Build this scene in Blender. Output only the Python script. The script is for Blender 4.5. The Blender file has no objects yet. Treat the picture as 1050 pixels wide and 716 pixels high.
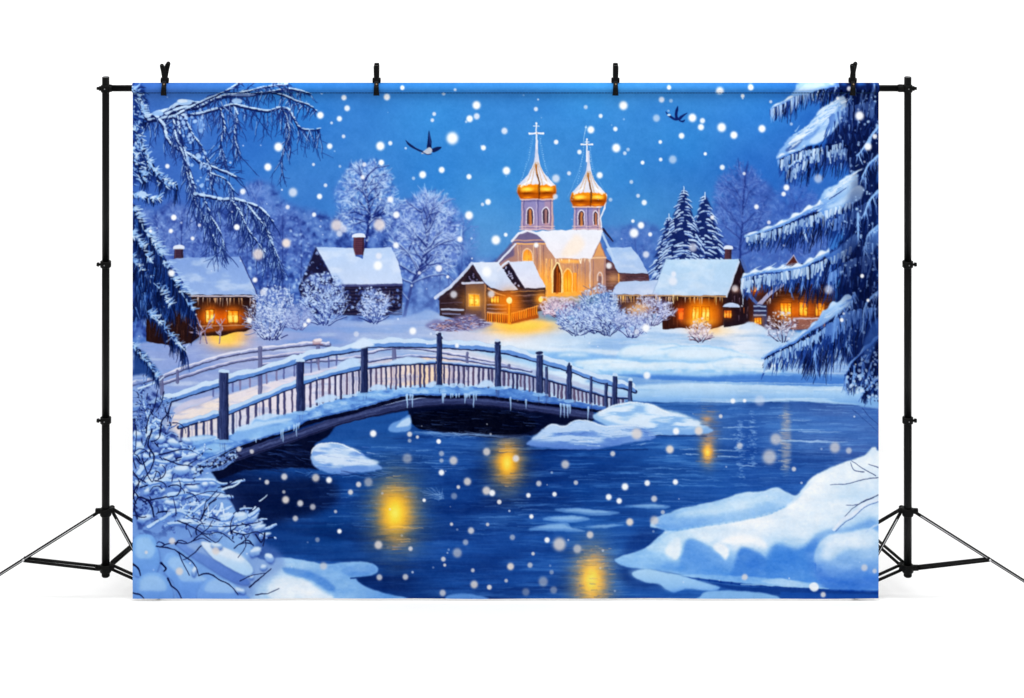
import numpy as np, math, random
# ---------------------------------------------------------------- the printed picture
# Ink is laid down on a fine grid in millimetre-like units (x 136..901, y 85..614 across the cloth);
# every grid cell of the cloth later becomes one small face carrying its own ink colour.
K = 2
PX0, PX1, PY0, PY1 = 136.0, 901.0, 85.0, 614.0
W = int((PX1 - PX0) * K); H = int((PY1 - PY0) * K)
rnd = random.Random(11); nrs = np.random.RandomState(5)
IMG = np.zeros((H, W, 3), np.float32)
PID = np.zeros((H, W), np.int16)
XS = (PX0 + (np.arange(W) + .5) / K).astype(np.float32)
YS = (PY0 + (np.arange(H) + .5) / K).astype(np.float32)
XG, YG = np.meshgrid(XS, YS)
PARTS = [('printed_sky', None, None)]

def part(name, parent=None, label=None):
    PARTS.append((name, parent, label)); return len(PARTS) - 1

def fbm(sx, sy, octv=4, seed=0, shape=None, gain=.5):
    h, w = shape or (H, W)
    r = np.random.RandomState(seed); out = np.zeros((h, w), np.float32); a = 1; tot = 0
    for o in range(octv):
        cx = sx * K / 2 ** o; cy = sy * K / 2 ** o
        gw = int(w / cx) + 3; gh = int(h / cy) + 3
        g = r.rand(gh, gw).astype(np.float32)
        xf = np.arange(w) / cx; yf = np.arange(h) / cy
        xi = xf.astype(int); yi = yf.astype(int)
        tx = (xf - xi).astype(np.float32); ty = (yf - yi).astype(np.float32)
        tx = tx * tx * (3 - 2 * tx); ty = ty * ty * (3 - 2 * ty)
        row = g[:, xi] * (1 - tx) + g[:, xi + 1] * tx
        out += a * (row[yi] * (1 - ty[:, None]) + row[yi + 1] * ty[:, None]); tot += a; a *= gain
    return out / tot

def spline(pts, n=8, closed=False):
    P = np.array(pts, float); m = len(P); out = []
    for i in range(m if closed else m - 1):
        if closed: p0, p1, p2, p3 = P[i - 1], P[i], P[(i + 1) % m], P[(i + 2) % m]
        else: p0, p1, p2, p3 = P[max(i - 1, 0)], P[i], P[i + 1], P[min(i + 2, m - 1)]
        for k in range(n):
            t = k / n
            out.append(.5 * (2 * p1 + (p2 - p0) * t + (2 * p0 - 5 * p1 + 4 * p2 - p3) * t * t + (3 * p1 - p0 - 3 * p2 + p3) * t ** 3))
    if not closed: out.append(P[-1])
    return np.array(out)

def rough(pts, step=3., amp=.8, seed=0, closed=True):
    """breaks an outline into short pieces pushed in and out a little"""
    r = random.Random(seed); P = [tuple(p) for p in pts]; out = []; m = len(P)
    for i in range(m if closed else m - 1):
        a = P[i]; b = P[(i + 1) % m]; d = math.hypot(b[0] - a[0], b[1] - a[1]); n = max(1, int(d / step))
        for k in range(n):
            t = k / n; j = amp if (k or n == 1) else amp * .5
            out.append((a[0] + (b[0] - a[0]) * t + r.uniform(-j, j), a[1] + (b[1] - a[1]) * t + r.uniform(-j, j)))
    if not closed: out.append(P[-1])
    return out

def box1(m, r, ax):
    r = int(round(r))
    if r < 1: return m
    pad = [(0, 0), (0, 0)]; pad[ax] = (r + 1, r)
    c = np.cumsum(np.pad(m, pad, mode='edge'), axis=ax, dtype=np.float64)
    if ax == 0: return ((c[2 * r + 1:] - c[:-2 * r - 1]) / (2 * r + 1)).astype(np.float32)
    return ((c[:, 2 * r + 1:] - c[:, :-2 * r - 1]) / (2 * r + 1)).astype(np.float32)

def blur(m, rx, ry=None):
    ry = rx if ry is None else ry
    for _ in range(2): m = box1(box1(m, rx * K * .6, 1), ry * K * .6, 0)
    return m

def pmask(pts, soft=0.):
    """anti-aliased mask of a polygon: (y0, x0, mask)"""
    P = np.array(pts, float); px = (P[:, 0] - PX0) * K; py = (P[:, 1] - PY0) * K
    pad = int(soft * K * 2.6) + 2
    x0 = max(0, int(px.min()) - pad); x1 = min(W, int(px.max()) + pad + 1)
    y0 = max(0, int(py.min()) - pad); y1 = min(H, int(py.max()) + pad + 1)
    if x1 <= x0 or y1 <= y0: return None
    w = x1 - x0; m = np.zeros((y1 - y0, w), np.float32); SUB = 3
    qx, qy = np.roll(px, -1), np.roll(py, -1)
    for j in range(y0, y1):
        for s in range(SUB):
            yy = j + (s + .5) / SUB
            hit = (py <= yy) != (qy <= yy)
            if not hit.any(): continue
            xs = np.sort(px[hit] + (yy - py[hit]) / (qy[hit] - py[hit]) * (qx[hit] - px[hit])) - x0
            row = m[j - y0]
            for a, b in zip(xs[::2], xs[1::2]):
                a = max(a, 0.); b = min(b, float(w))
                if b <= a: continue
                ia, ib = int(a), int(b)
                if ia == ib: row[ia] += (b - a) / SUB
                else:
                    row[ia] += (ia + 1 - a) / SUB; row[ia + 1:ib] += 1. / SUB
                    if ib < w: row[ib] += (b - ib) / SUB
    if soft > 0: m = blur(m, soft)
    return y0, x0, np.clip(m, 0, 1)

def lay(y0, x0, m, col, pid=None, thr=.5):
    h, w = m.shape; sl = IMG[y0:y0 + h, x0:x0 + w]
    if callable(col): col = col(XG[y0:y0 + h, x0:x0 + w], YG[y0:y0 + h, x0:x0 + w])
    col = np.asarray(col, np.float32)
    sl += m[..., None] * (col - sl)
    if pid is not None: PID[y0:y0 + h, x0:x0 + w][m > thr] = pid

def poly(pts, col, alpha=1., soft=0., pid=None, tex=None, thr=.5):
    r = pmask(pts, soft)
    if r is None: return
    y0, x0, m = r
    if tex is not None: m = m * tex[y0:y0 + m.shape[0], x0:x0 + m.shape[1]]
    lay(y0, x0, m * alpha, col, pid, thr * (alpha if soft else 1))

def vgrad(c0, c1, y0, y1):
    c0 = np.array(c0, np.float32); c1 = np.array(c1, np.float32)
    return lambda X, Y: c0 + (c1 - c0) * np.clip((Y - y0) / (y1 - y0), 0, 1)[..., None]

def mesh_grad(anchors, p=2.2):
    A = np.array([a[:2] for a in anchors], np.float32); C = np.array([a[2] for a in anchors], np.float32)
    def f(X, Y):
        num = np.zeros(X.shape + (3,), np.float32); den = np.zeros(X.shape, np.float32)
        for (ax, ay), c in zip(A, C):
            w = 1. / ((X - ax) ** 2 + (Y - ay) ** 2 + 300.) ** (p / 2)
            num += w[..., None] * c; den += w
        return num / den[..., None]
    return f

def seg(x0, y0, x1, y1, w0, w1, col, alpha=1., pid=None, soft=.5):
    ax, ay, bx, by = (x0 - PX0) * K - .5, (y0 - PY0) * K - .5, (x1 - PX0) * K - .5, (y1 - PY0) * K - .5
    r0, r1 = w0 * K / 2, w1 * K / 2; R = max(r0, r1) + soft * K + 1
    i0 = max(0, int(min(ax, bx) - R)); i1 = min(W, int(max(ax, bx) + R) + 2)
    j0 = max(0, int(min(ay, by) - R)); j1 = min(H, int(max(ay, by) + R) + 2)
    if i1 <= i0 or j1 <= j0: return
    X = np.arange(i0, i1, dtype=np.float32)[None, :] - ax; Y = np.arange(j0, j1, dtype=np.float32)[:, None] - ay
    dx, dy = bx - ax, by - ay; L2 = dx * dx + dy * dy + 1e-6
    t = np.clip((X * dx + Y * dy) / L2, 0, 1)
    d = np.sqrt((X - t * dx) ** 2 + (Y - t * dy) ** 2)
    rr = r0 + (r1 - r0) * t
    m = np.clip((rr - d) / (soft * K) + .5, 0, 1) * np.minimum(1, 2 * rr / .9)
    m *= alpha
    sl = IMG[j0:j1, i0:i1]; sl += m[..., None] * (np.asarray(col, np.float32) - sl)
    if pid is not None: PID[j0:j1, i0:i1][m > .5] = pid

def line(pts, w0, w1, col, alpha=1., pid=None, soft=.5):
    n = len(pts) - 1
    for i in range(n):
        a, b = w0 + (w1 - w0) * i / n, w0 + (w1 - w0) * (i + 1) / n
        seg(pts[i][0], pts[i][1], pts[i + 1][0], pts[i + 1][1], a, b, col, alpha, pid, soft)

def disc(x, y, r, col, alpha=1., edge=1., ry=None, pid=None):
    ry = ry or r; R = max(r, ry) + edge * 2
    i0 = max(0, int((x - R - PX0) * K)); i1 = min(W, int((x + R - PX0) * K) + 2)
    j0 = max(0, int((y - R - PY0) * K)); j1 = min(H, int((y + R - PY0) * K) + 2)
    if i1 <= i0 or j1 <= j0: return
    X = XG[j0:j1, i0:i1] - x; Y = (YG[j0:j1, i0:i1] - y) * (r / ry)
    m = np.clip((r - np.sqrt(X * X + Y * Y)) / edge + .5, 0, 1); m = m * m * (3 - 2 * m)
    lay(j0, i0, m * alpha, col, pid, .5 * alpha)

def glow(x, y, rx, ry, col, alpha=1., p=2., pid=None, thr=.5, tex=None):
    i0 = max(0, int((x - 2.6 * rx - PX0) * K)); i1 = min(W, int((x + 2.6 * rx - PX0) * K) + 1)
    j0 = max(0, int((y - 2.6 * ry - PY0) * K)); j1 = min(H, int((y + 2.6 * ry - PY0) * K) + 1)
    if i1 <= i0 or j1 <= j0: return
    d = ((XG[j0:j1, i0:i1] - x) / rx) ** 2 + ((YG[j0:j1, i0:i1] - y) / ry) ** 2
    m = np.exp(-d ** (p / 2)) * alpha
    if tex is not None: m = m * tex[j0:j1, i0:i1]
    lay(j0, i0, m, col, pid, thr)

def mix(a, b, t): return tuple(a[i] + (b[i] - a[i]) * t for i in range(3))
def jit(c, s, r=rnd):
    d = r.uniform(-s, s); return tuple(min(255, max(0, v + d)) for v in c)

def inside(pts):
    P = np.array(pts, float); qx, qy = np.roll(P[:, 0], -1), np.roll(P[:, 1], -1)
    def f(x, y):
        h = (P[:, 1] <= y) != (qy <= y)
        return np.count_nonzero(x < P[h, 0] + (y - P[h, 1]) / (qy[h] - P[h, 1]) * (qx[h] - P[h, 0])) % 2 == 1
    return f, P.min(0), P.max(0)

def scatter(pts, n, r):
    f, lo, hi = inside(pts); out = []; tries = 0
    while len(out) < n and tries < n * 20:
        tries += 1; x, y = r.uniform(lo[0], hi[0]), r.uniform(lo[1], hi[1])
        if f(x, y): out.append((x, y))
    return out

def branch(x, y, ang, L, w, depth, dark, light, r, pid=None, spread=.55, droop=0., snow=1., alpha=1., kids=(2, 3)):
    """a branch that forks into twigs, snow lying along its upper side"""
    n = 3; pts = [(x, y)]
    for i in range(n):
        ang += r.uniform(-.18, .18) + droop * .12
        x += math.cos(ang) * L / n; y += math.sin(ang) * L / n; pts.append((x, y))
    w1 = w * .62
    line(pts, w, w1, dark, alpha, pid)
    if snow and r.random() < snow:
        sw = max(.55, w * .55)
        line([(px, py - w * .35 - .25) for px, py in pts], sw, max(.5, w1 * .6), jit(light, 16, r), alpha * r.uniform(.65, 1), pid)
    if depth > 0:
        for k in range(r.randint(*kids)):
            i = r.randint(1, n); a = ang + r.uniform(-spread, spread) * 1.6
            branch(pts[i][0], pts[i][1], a, L * r.uniform(.55, .82), max(.45, w1 * .85), depth - 1, dark if depth > 2 else mix(dark, light, .18), light, r, pid, spread, droop, snow, alpha, kids)

def twig(x, y, ang, L, w, depth, ell, dark, mid, light, r, alpha, turn=.5, snow=.7):
    """a branch that forks again and again inside the crown ellipse; thin ends are frosted pale"""
    pts = [(x, y)]; out = False
    for i in range(3):
        ang += r.uniform(-.22, .22); x += math.cos(ang) * L / 3; y += math.sin(ang) * L / 3; pts.append((x, y))
        if ((x - ell[0]) / ell[2]) ** 2 + ((y - ell[1]) / ell[3]) ** 2 > r.uniform(.8, 1.12): out = True; break
    alpha = alpha * (.8 if depth <= 1 else 1)
    c = dark if depth >= 3 else (mix(dark, mid, .6) if depth == 2 else r.choice([mid, light, light, mix(mid, dark, .5)]))
    line(pts, w, max(.45, w * .65), jit(c, 8, r), alpha, None)
    if depth >= 1 and r.random() < snow:
        line([(a, b - w * .4 - .2) for a, b in pts], max(.6, w * .6), max(.5, w * .4), jit(light, 14, r), alpha * r.uniform(.6, 1))
    if out or depth == 0: return
    for k in range(3 if depth > 1 else r.randint(2, 4)):
        q = pts[r.randint(1, len(pts) - 1)] if k else pts[-1]
        twig(q[0], q[1], ang + r.uniform(-1, 1) * turn * 1.9, L * r.uniform(.62, .84), max(.5, w * .68), depth - 1, ell, dark, mid, light, r, alpha, turn, snow)

def crown(ell, pid, seed, dark, mid, light, haze, edge=4., gap=.36):
    cx, cy, rx, ry = ell; r = random.Random(seed)
    out = rough(list(map(tuple, spline([(cx + rx * q * math.cos(a), cy + ry * q * math.sin(a)) for a, q in [(k / 15 * 2 * math.pi, r.uniform(.78, 1.02)) for k in range(15)]], 4, True))), 3, 1.6, seed)
    tex = fbm(5, 5, 5, seed, None, .65); fine = fbm(2.2, 2.2, 2, seed + 1)
    poly(out, mid, haze, edge, pid, np.clip((tex - gap) * 6, .12, 1), .22)
    poly(out, dark, haze * .8, edge, None, np.clip((.5 - tex) * 6, 0, 1) * np.clip((.62 - fine) * 4, 0, 1))
    poly(out, light, haze * .8, edge, None, np.clip((fine - .56) * 7, 0, 1) * np.clip((tex - .36) * 6, 0, 1))
    return out

def frost_tree(cx, cy, rx, ry, trunk, pid, seed, dark=(34, 48, 116), mid=(112, 132, 200), light=(200, 214, 248), haze=.6, w=2.4, limbs=9, lv=4, alpha=.8, dots=120, turn=.5, snow=.7):
    r = random.Random(seed); ell = (cx, cy, rx, ry)
    out = crown(ell, pid, seed, dark, mid, light, haze)
    P = spline(trunk, 6); line(P, w, w * .6, dark, .95)
    for k in range(limbs):
        t = k / max(1, limbs - 1); q = P[int((len(P) - 1) * (.35 + .65 * t))]; s = -1 if k % 2 else 1
        a = -math.pi / 2 + s * (1.15 - .8 * t) * r.uniform(.6, 1.15)
        twig(q[0], q[1], a, max(rx, ry) * r.uniform(.3, .42), w * .6, lv, ell, dark, mid, light, r, alpha, turn, snow)
    for (x, y) in scatter(out, dots, r): disc(x, y, r.uniform(.5, 1.2), jit(light, 12, r), r.uniform(.3, .75), .8)

def bush(cx, base, rx, h, pid, seed, dark=(32, 38, 98), mid=(122, 134, 196), light=(210, 218, 248), dots=120, haze=.7, stems=9, lv=3):
    r = random.Random(seed); ell = (cx, base - h * .55, rx, h * .55)
    out = crown(ell, pid, seed, dark, mid, light, haze, 1.6, .4)
    for k in range(stems):
        u = (k - (stems - 1) / 2) / max(1, stems - 1); a = -math.pi / 2 + u * 2.1 + r.uniform(-.15, .15)
        twig(cx + u * rx * .5, base + r.uniform(-1.5, 1), a, h * r.uniform(.3, .42), 1.3, lv, (cx, base - h * .5, rx * 1.08, h * .62), dark, mid, light, r, .9, .5, .6)
    for (x, y) in scatter(out, dots, r): disc(x, y, r.uniform(.6, 1.5), jit(light, 12, r), r.uniform(.45, .9), .8, r.uniform(.5, 1.1))

def fir(cx, top, base, half, pid, seed, dark=(20, 38, 98), mid=(72, 102, 172), light=(206, 220, 250), tiers=12):
    r = random.Random(seed); h = base - top; out = []
    for s in (1, -1):
        for k in (range(tiers + 1) if s == 1 else range(tiers, -1, -1)):
            t = (k + .5) / (tiers + .5); a = (cx + s * half * t ** .8 * r.uniform(.7, 1.), top + h * t + 2); b = (cx + s * half * t ** .8 * .6, top + h * t - 1)
            out += [a, b] if s == 1 else [b, a]
    poly([(cx, top)] + out, dark, .93, .5, pid)
    for k in range(tiers * 3):
        t = (k + 1) / (tiers * 3); y = top + h * t
        for q in range(3 + int(6 * t)):
            s = r.uniform(-1, 1); x = cx + s * half * t ** .8 * .8; L = half * r.uniform(.12, .3) * (.45 + t); a = .55 * s + (0 if s > 0 else math.pi) + (r.uniform(.1, .6) if s > 0 else -r.uniform(.1, .6))
            x2, y2 = x + math.cos(a) * L, y + abs(math.sin(a)) * L * .8; ww = r.uniform(1., 2.3) * (.5 + .6 * t)
            line([(x, y + ww), ((x + x2) / 2, (y + y2) / 2 + ww), (x2, y2 + ww)], ww, .6, jit(r.choice([dark, mid, (40, 62, 126)]), 8, r), .8)
            if r.random() < .9: line([(x, y), ((x + x2) / 2, (y + y2) / 2 - .4), (x2, y2)], ww * 1.15, ww * .6, jit(mix(light, (130, 160, 222), r.random() * .4), 10, r), r.uniform(.75, 1))
    seg(cx, top - 1.5, cx, top + 5, .9, 1.6, light, .9, pid)

def needles(top, depth, n, pid, seed, cols, wid=(.7, 1.5), lean=0., alpha=.9):
    """hanging needle sprays under a bough given as a polyline; depth = (min, max) hang"""
    r = random.Random(seed); P = spline(top, 8)
    for _ in range(n):
        i = r.randint(0, len(P) - 2); t = r.random(); x, y = P[i] + (P[i + 1] - P[i]) * t
        q = i / (len(P) - 1); L = r.uniform(*depth) * (.35 + .75 * min(1, q * 2.2 + .15)); y += r.uniform(-1, 2)
        a = math.pi / 2 + lean + r.uniform(-.22, .22)
        line([(x, y), (x + math.cos(a) * L * .5, y + math.sin(a) * L * .5), (x + math.cos(a + .1) * L, y + math.sin(a + .1) * L)], r.uniform(*wid), .4, jit(r.choice(cols), 10, r), alpha, pid)

def icicles(top, n, lens, seed, cols=((205, 220, 250), (160, 185, 238)), w=1.4, pid=None, alpha=.85, off=1.):
    r = random.Random(seed); P = spline(top, 8)
    for _ in range(n):
        i = r.randint(0, len(P) - 2); t = r.random(); x, y = P[i] + (P[i + 1] - P[i]) * t
        L = r.uniform(*lens); seg(x, y + off, x + r.uniform(-.3, .3), y + off + L, w * r.uniform(.6, 1.15), .3, jit(r.choice(cols), 12, r), alpha * r.uniform(.6, 1), pid)

def snow_band(top, thick, pid, seed, hi=(240, 246, 255), lo=(112, 150, 220), amp=.7):
    """snow lying along a polyline: lumpy upper edge, paler on top"""
    P = spline(top, 6); r = random.Random(seed); n = len(P)
    th = [thick[0] + (thick[1] - thick[0]) * i / (n - 1) for i in range(n)]
    up = [(P[i][0] + r.uniform(-.2, .2), P[i][1] - th[i] * (.75 + .3 * math.sin(i * .9 + seed)) + r.uniform(-amp, amp) * .5) for i in range(n)]
    dn = [(P[i][0], P[i][1] + th[i] * .35 + r.uniform(-amp, amp)) for i in range(n)]
    poly(up + dn[::-1], lo, 1, .3, pid)
    dn2 = [(P[i][0], P[i][1] - th[i] * .22 + r.uniform(-amp, amp) * .5) for i in range(n)]
    poly(up + dn2[::-1], hi, .95, .7)

def soften(x0, y0, x1, y1, rad, a):
    i0, i1, j0, j1 = int((x0 - PX0) * K), int((x1 - PX0) * K), int((y0 - PY0) * K), int((y1 - PY0) * K)
    for c in range(3): IMG[j0:j1, i0:i1, c] += a * (blur(IMG[j0:j1, i0:i1, c], rad) - IMG[j0:j1, i0:i1, c])

def warp(amp, scale, seed):
    """lets every painted edge wander a little, as a brush would"""
    dx = (fbm(scale, scale, 3, seed) - .5) * 2 * amp * K * 2; dy = (fbm(scale, scale, 3, seed + 1) - .5) * 2 * amp * K * 2
    gx = np.clip(np.arange(W)[None, :] + dx, 0, W - 1.001); gy = np.clip(np.arange(H)[:, None] + dy, 0, H - 1.001)
    x0 = gx.astype(int); y0 = gy.astype(int); fx = (gx - x0)[..., None]; fy = (gy - y0)[..., None]
    IMG[:] = (IMG[y0, x0] * (1 - fx) + IMG[y0, x0 + 1] * fx) * (1 - fy) + (IMG[y0 + 1, x0] * (1 - fx) + IMG[y0 + 1, x0 + 1] * fx) * fy
    PID[:] = PID[np.rint(gy).astype(int), np.rint(gx).astype(int)]
# ---- sky
SKY = mesh_grad([(140,90,(72,112,186)),(200,140,(74,118,192)),(250,170,(62,122,198)),(300,110,(60,132,206)),(450,125,(64,138,208)),(450,180,(58,132,204)),(600,100,(66,142,212)),(700,150,(58,134,206)),(780,110,(62,134,210)),(780,180,(52,112,192)),(660,215,(80,146,206)),(640,180,(64,136,206)),
    (500,250,(84,140,200)),(400,230,(80,130,200)),(180,220,(76,110,186)),(150,180,(72,108,184)),(700,230,(74,132,194)),(820,200,(62,110,188)),(850,150,(46,100,184)),(640,260,(76,126,186)),(520,180,(60,134,204)),(560,255,(92,144,200)),(480,262,(98,148,204)),(300,190,(70,128,198)),(670,250,(84,134,192)),(140,200,(70,106,182)),(560,215,(74,140,204))])
lay(0, 0, np.ones((H, W), np.float32), SKY, 0)
n = fbm(120, 50, 4, 3); IMG += ((n - .5) * 26)[..., None] * np.array([.9, 1, .7], np.float32)
IMG[:] = np.clip(IMG, 0, 255)

# ---- far woods
forest = part('printed_woodland', None, 'hazy band of frosted woods printed behind the cabins')
edgeL = [(136,214),(160,216),(176,206),(200,214),(225,206),(245,196),(262,186),(280,190),(292,208),(305,214),(322,216),(342,224),(360,214),(395,212),(420,206),(450,214),(470,236),(484,262),(500,268),(520,262),(545,262),(545,350),(136,350)]
tex = fbm(6, 6, 5, 21)
poly(rough(edgeL, 4, 2, 2), vgrad((92,116,184), (84,108,182), 200, 320), .78, 6., forest)
poly(rough(edgeL, 4, 2, 3), (34,56,128), .85, 3., None, np.clip((tex - .5) * 4, 0, 1))
poly(rough(edgeL, 4, 2, 4), (150,170,224), .32, 3., None, np.clip((.46 - tex) * 5, 0, 1))
edgeR = [(615,232),(640,234),(660,228),(690,240),(730,228),(746,190),(765,176),(790,190),(806,210),(830,200),(850,214),(850,300),(615,300)]
poly(rough(edgeR, 4, 2, 5), (84,108,182), .6, 4, forest)
poly(rough(edgeR, 4, 2, 5), (52,78,150), .55, 4, None, np.clip((tex - .45) * 4, 0, 1))
poly(rough(edgeR, 4, 2, 6), (140,158,216), .4, 4, None, np.clip((.44 - tex) * 5, 0, 1))
r = random.Random(4)
fine = fbm(2.4, 2.4, 3, 27)
poly(rough(edgeL, 4, 2, 7), (164,184,236), .5, 3, None, np.clip((fine - .56) * 6, 0, 1) * np.clip((.6 - tex) * 5, 0, 1))
poly(rough(edgeL, 4, 2, 7), (44,62,134), .6, 3, None, np.clip((.42 - fine) * 7, 0, 1) * np.clip((tex - .4) * 5, 0, 1))
for k in range(17):
    x = 146 + k * 12.4 + r.uniform(-5, 5); y = 226 + r.uniform(-8, 12); x = x + (130 if k > 13 else 0)
    frost_tree(x, y + 18, r.uniform(13, 20), r.uniform(26, 36), [(x, 312), (x + r.uniform(-2, 2), 270), (x, y)], None, 300 + k, r.choice([(40,56,126), (58,76,148)]), (84,106,180), r.choice([(164,182,236), (136,156,220)]), .3, 1.3, 6, 3, .6, 30)
for (x, y) in scatter([(240,250),(300,236),(330,250),(306,300),(312,332),(250,330)], 420, r):
    disc(x, y, r.uniform(.6, 1.7), jit(r.choice([(160,180,234), (190,206,246), (70,92,164), (46,66,138)]), 10, r), r.uniform(.35, .8), .8)
for (x, y) in scatter([(455,262),(475,250),(490,268),(545,270),(545,330),(455,330)], 260, r):
    seg(x, y, x + r.uniform(-2, 2), y - r.uniform(2, 6), .7, .4, r.choice([(176,192,240), (84,106,180), (130,152,216)]), .5)
for (x, y) in scatter([(700,238),(745,230),(800,240),(850,240),(850,296),(760,296)], 520, r):
    a = -math.pi / 2 + r.uniform(-1.3, 1.3); L = r.uniform(2, 5)
    seg(x, y, x + math.cos(a) * L, y + math.sin(a) * L, r.uniform(.5, 1.), .4, jit(r.choice([(150,164,222), (176,188,236), (96,112,180), (48,66,138)]), 10, r), r.uniform(.35, .7))
poly([(700,252),(760,244),(850,240),(850,300),(700,300)], (104,118,190), .25, 6)
glow(480, 256, 60, 22, (110,150,206), .3); glow(640, 240, 40, 22, (100,144,204), .3); glow(250, 200, 70, 20, (92,130,200), .25)
T = 'printed_tree'
frost_tree(262, 218, 22, 32, [(264,292),(262,250),(262,200)], part(T, None, 'pale bare tree with a round hazy crown printed above the left cabin'), 31, (70,90,162), (92,122,198), (140,162,222), .5, 1.5, 9, 4, .6, 40)
frost_tree(186, 240, 17, 28, [(187,292),(186,255),(187,222)], part(T, None, 'thin dark bare tree printed behind the left cabin chimney'), 33, (40,56,124), (92,112,184), (150,168,226), .4, 1.5, 8, 3, .75, 30)
frost_tree(760, 216, 31, 50, [(761,306),(759,262),(761,230),(763,186)], part(T, None, 'tall bare tree printed to the right of the dark firs'), 35, (38,56,126), (74,100,176), (124,148,214), .55, 2.4, 13, 4, .7, 40, .45, .5)
frost_tree(815, 220, 25, 38, [(812,290),(813,252),(815,210)], part(T, None, 'faint bare tree printed between two snowy fir boughs'), 37, (52,76,150), (66,102,184), (104,136,206), .5, 1.7, 10, 4, .6, 20, .45, .4)
frost_tree(652, 262, 20, 34, [(652,300),(653,270),(651,244)], part(T, None, 'low hazy bare tree printed beside the church annex'), 39, (56,80,150), (76,108,182), (116,142,206), .45, 1.2, 8, 3, .55, 20)
frost_tree(376, 206, 35, 43, [(374,262),(377,236),(379,222),(377,205),(374,186)], part(T, None, 'tall frosted tree printed behind the chimney of the dark cabin'), 41, (26,40,108), (104,130,204), (202,216,250), .66, 3., 15, 4, .9, 170)
frost_tree(437, 244, 42, 50, [(414,326),(419,306),(424,288),(432,270),(438,250),(436,230)], part(T, None, 'broad frosted tree printed between the dark cabin and the log house'), 43, (32,44,112), (112,130,202), (200,212,248), .7, 3.2, 17, 4, .9, 200)
for pts in [[(419,308),(410,296),(404,280)],[(424,290),(440,284),(456,282),(466,290)],[(428,278),(420,262),(408,250)],[(434,262),(452,250),(466,246)]]: line(spline(pts, 4), 1.7, .8, (34,46,114), .9); line([(x, y - .8) for x, y in spline(pts, 4)], 1., .6, (200,212,248), .8)
soften(136, 85, 901, 352, .9, .7)
F = 'printed_fir'
fir(686, 221, 302, 27, part(F, None, 'shortest snowy fir printed at the left of the group of three'), 51, tiers=10)
fir(723, 199, 302, 37, part(F, None, 'snowy fir printed at the right of the group of three'), 53, tiers=12)
fir(701, 193, 302, 37, part(F, None, 'tallest snowy fir printed in the middle of the group of three'), 52, tiers=13)

# ---- snow ground behind the river
bank = part('printed_snowfield', None, 'snow covered village ground printed below the cabins')
GR = mesh_grad([(140,360,(150,160,214)),(200,350,(150,158,214)),(260,345,(172,172,216)),(330,330,(140,154,212)),(420,330,(160,172,222)),(480,340,(206,204,228)),(520,345,(240,226,214)),
    (600,350,(190,208,240)),(560,365,(196,216,246)),(640,340,(176,192,234)),(660,360,(212,226,248)),(720,350,(240,240,246)),(760,345,(236,240,250)),(800,350,(180,204,242)),(850,380,(150,176,228)),
    (700,380,(196,216,246)),(600,385,(170,202,242)),(140,400,(150,165,220)),(300,370,(158,164,214)),(420,360,(170,182,224)),(890,370,(120,150,214))])
top = [(136,352),(160,350),(195,352),(215,342),(250,334),(290,332),(330,326),(370,330),(410,326),(440,318),(470,330),(520,326),(570,330),(620,322),(660,318),(690,334),(730,334),(764,330),(790,336),(830,342),(901,346),(901,470),(136,470)]
poly(top, GR, 1, 1.6, bank)
t2 = fbm(50, 7, 5, 61)
poly(top, (96,140,214), .34, 1.5, None, np.clip((t2 - .52) * 5, 0, 1))
poly(top, (236,242,252), .4, 1.5, None, np.clip((.46 - t2) * 5, 0, 1))

# ---- snow ridges of the far bank
poly(spline([(470,352),(520,356),(570,360),(610,366),(650,372),(700,372),(760,372),(800,376),(800,392),(700,394),(640,398),(560,378),(500,364)],5,True), (150,190,240), .75, 3)
poly(spline([(505,349),(540,352),(580,357),(640,360),(640,364),(580,362),(530,357),(505,353)],5,True), (226,234,248), .85, 1.6)
poly(spline([(560,364),(590,360),(630,366),(632,372),(600,372),(570,370)],5,True), (128,172,232), .6, 2.4)
for pts, hi, lo in [([(632,366),(640,357),(655,353),(676,354),(692,352),(700,358),(690,366),(660,370),(640,371)], (232,240,252), (150,190,238)),
                    ([(655,372),(664,362),(690,356),(720,354),(748,358),(770,366),(776,374),(740,374),(690,373)], (226,238,252), (146,188,240)),
                    ([(585,376),(610,368),(640,369),(660,374),(690,372),(720,374),(735,370),(760,369),(775,372),(784,378),(760,382),(700,381),(640,384),(600,380)], (236,244,253), (156,196,242)),
                    ([(730,372),(745,366),(765,366),(788,372),(800,379),(770,382),(740,380)], (240,245,253), (150,190,240))]:
    P = spline(pts, 6, True); c = P.mean(0)
    poly(rough(P, 2, .4, 3), lo, .95, 1.0)
    poly((P - c) * [.96, .72] + c + [0, -1.4], hi, .9, 2.)
poly(spline([(620,386),(660,384),(720,386),(770,383),(830,383),(901,388),(901,396),(820,397),(740,393),(680,396),(640,398)],6,True), (92,142,214), .85, 1.8)
poly([(560,380),(640,386),(690,391),(760,394),(840,396),(901,396),(901,418),(640,418)], vgrad((214,229,250),(136,174,228),391,413), .97, 1.2)
line(spline([(660,391),(700,391),(760,392.4),(830,393.4),(901,395)], 4), 1.6, 1.2, (238,245,254), .7, None, 1.)
line(spline([(600,377),(640,376),(680,378),(720,377),(760,379),(800,381)], 4), 3., 2., (240,246,254), .6, None, 2.)
r = random.Random(8)
for k in range(150):
    x, y = r.uniform(560, 890), r.uniform(345, 412); L = r.uniform(8, 40)
    c = r.choice([(240,246,254), (160,196,242), (110,156,222)]); seg(x, y, x + L, y + r.uniform(-1, 1.5), r.uniform(.6, 1.8), .4, c, r.uniform(.12, .38), None, 1.2)

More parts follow.
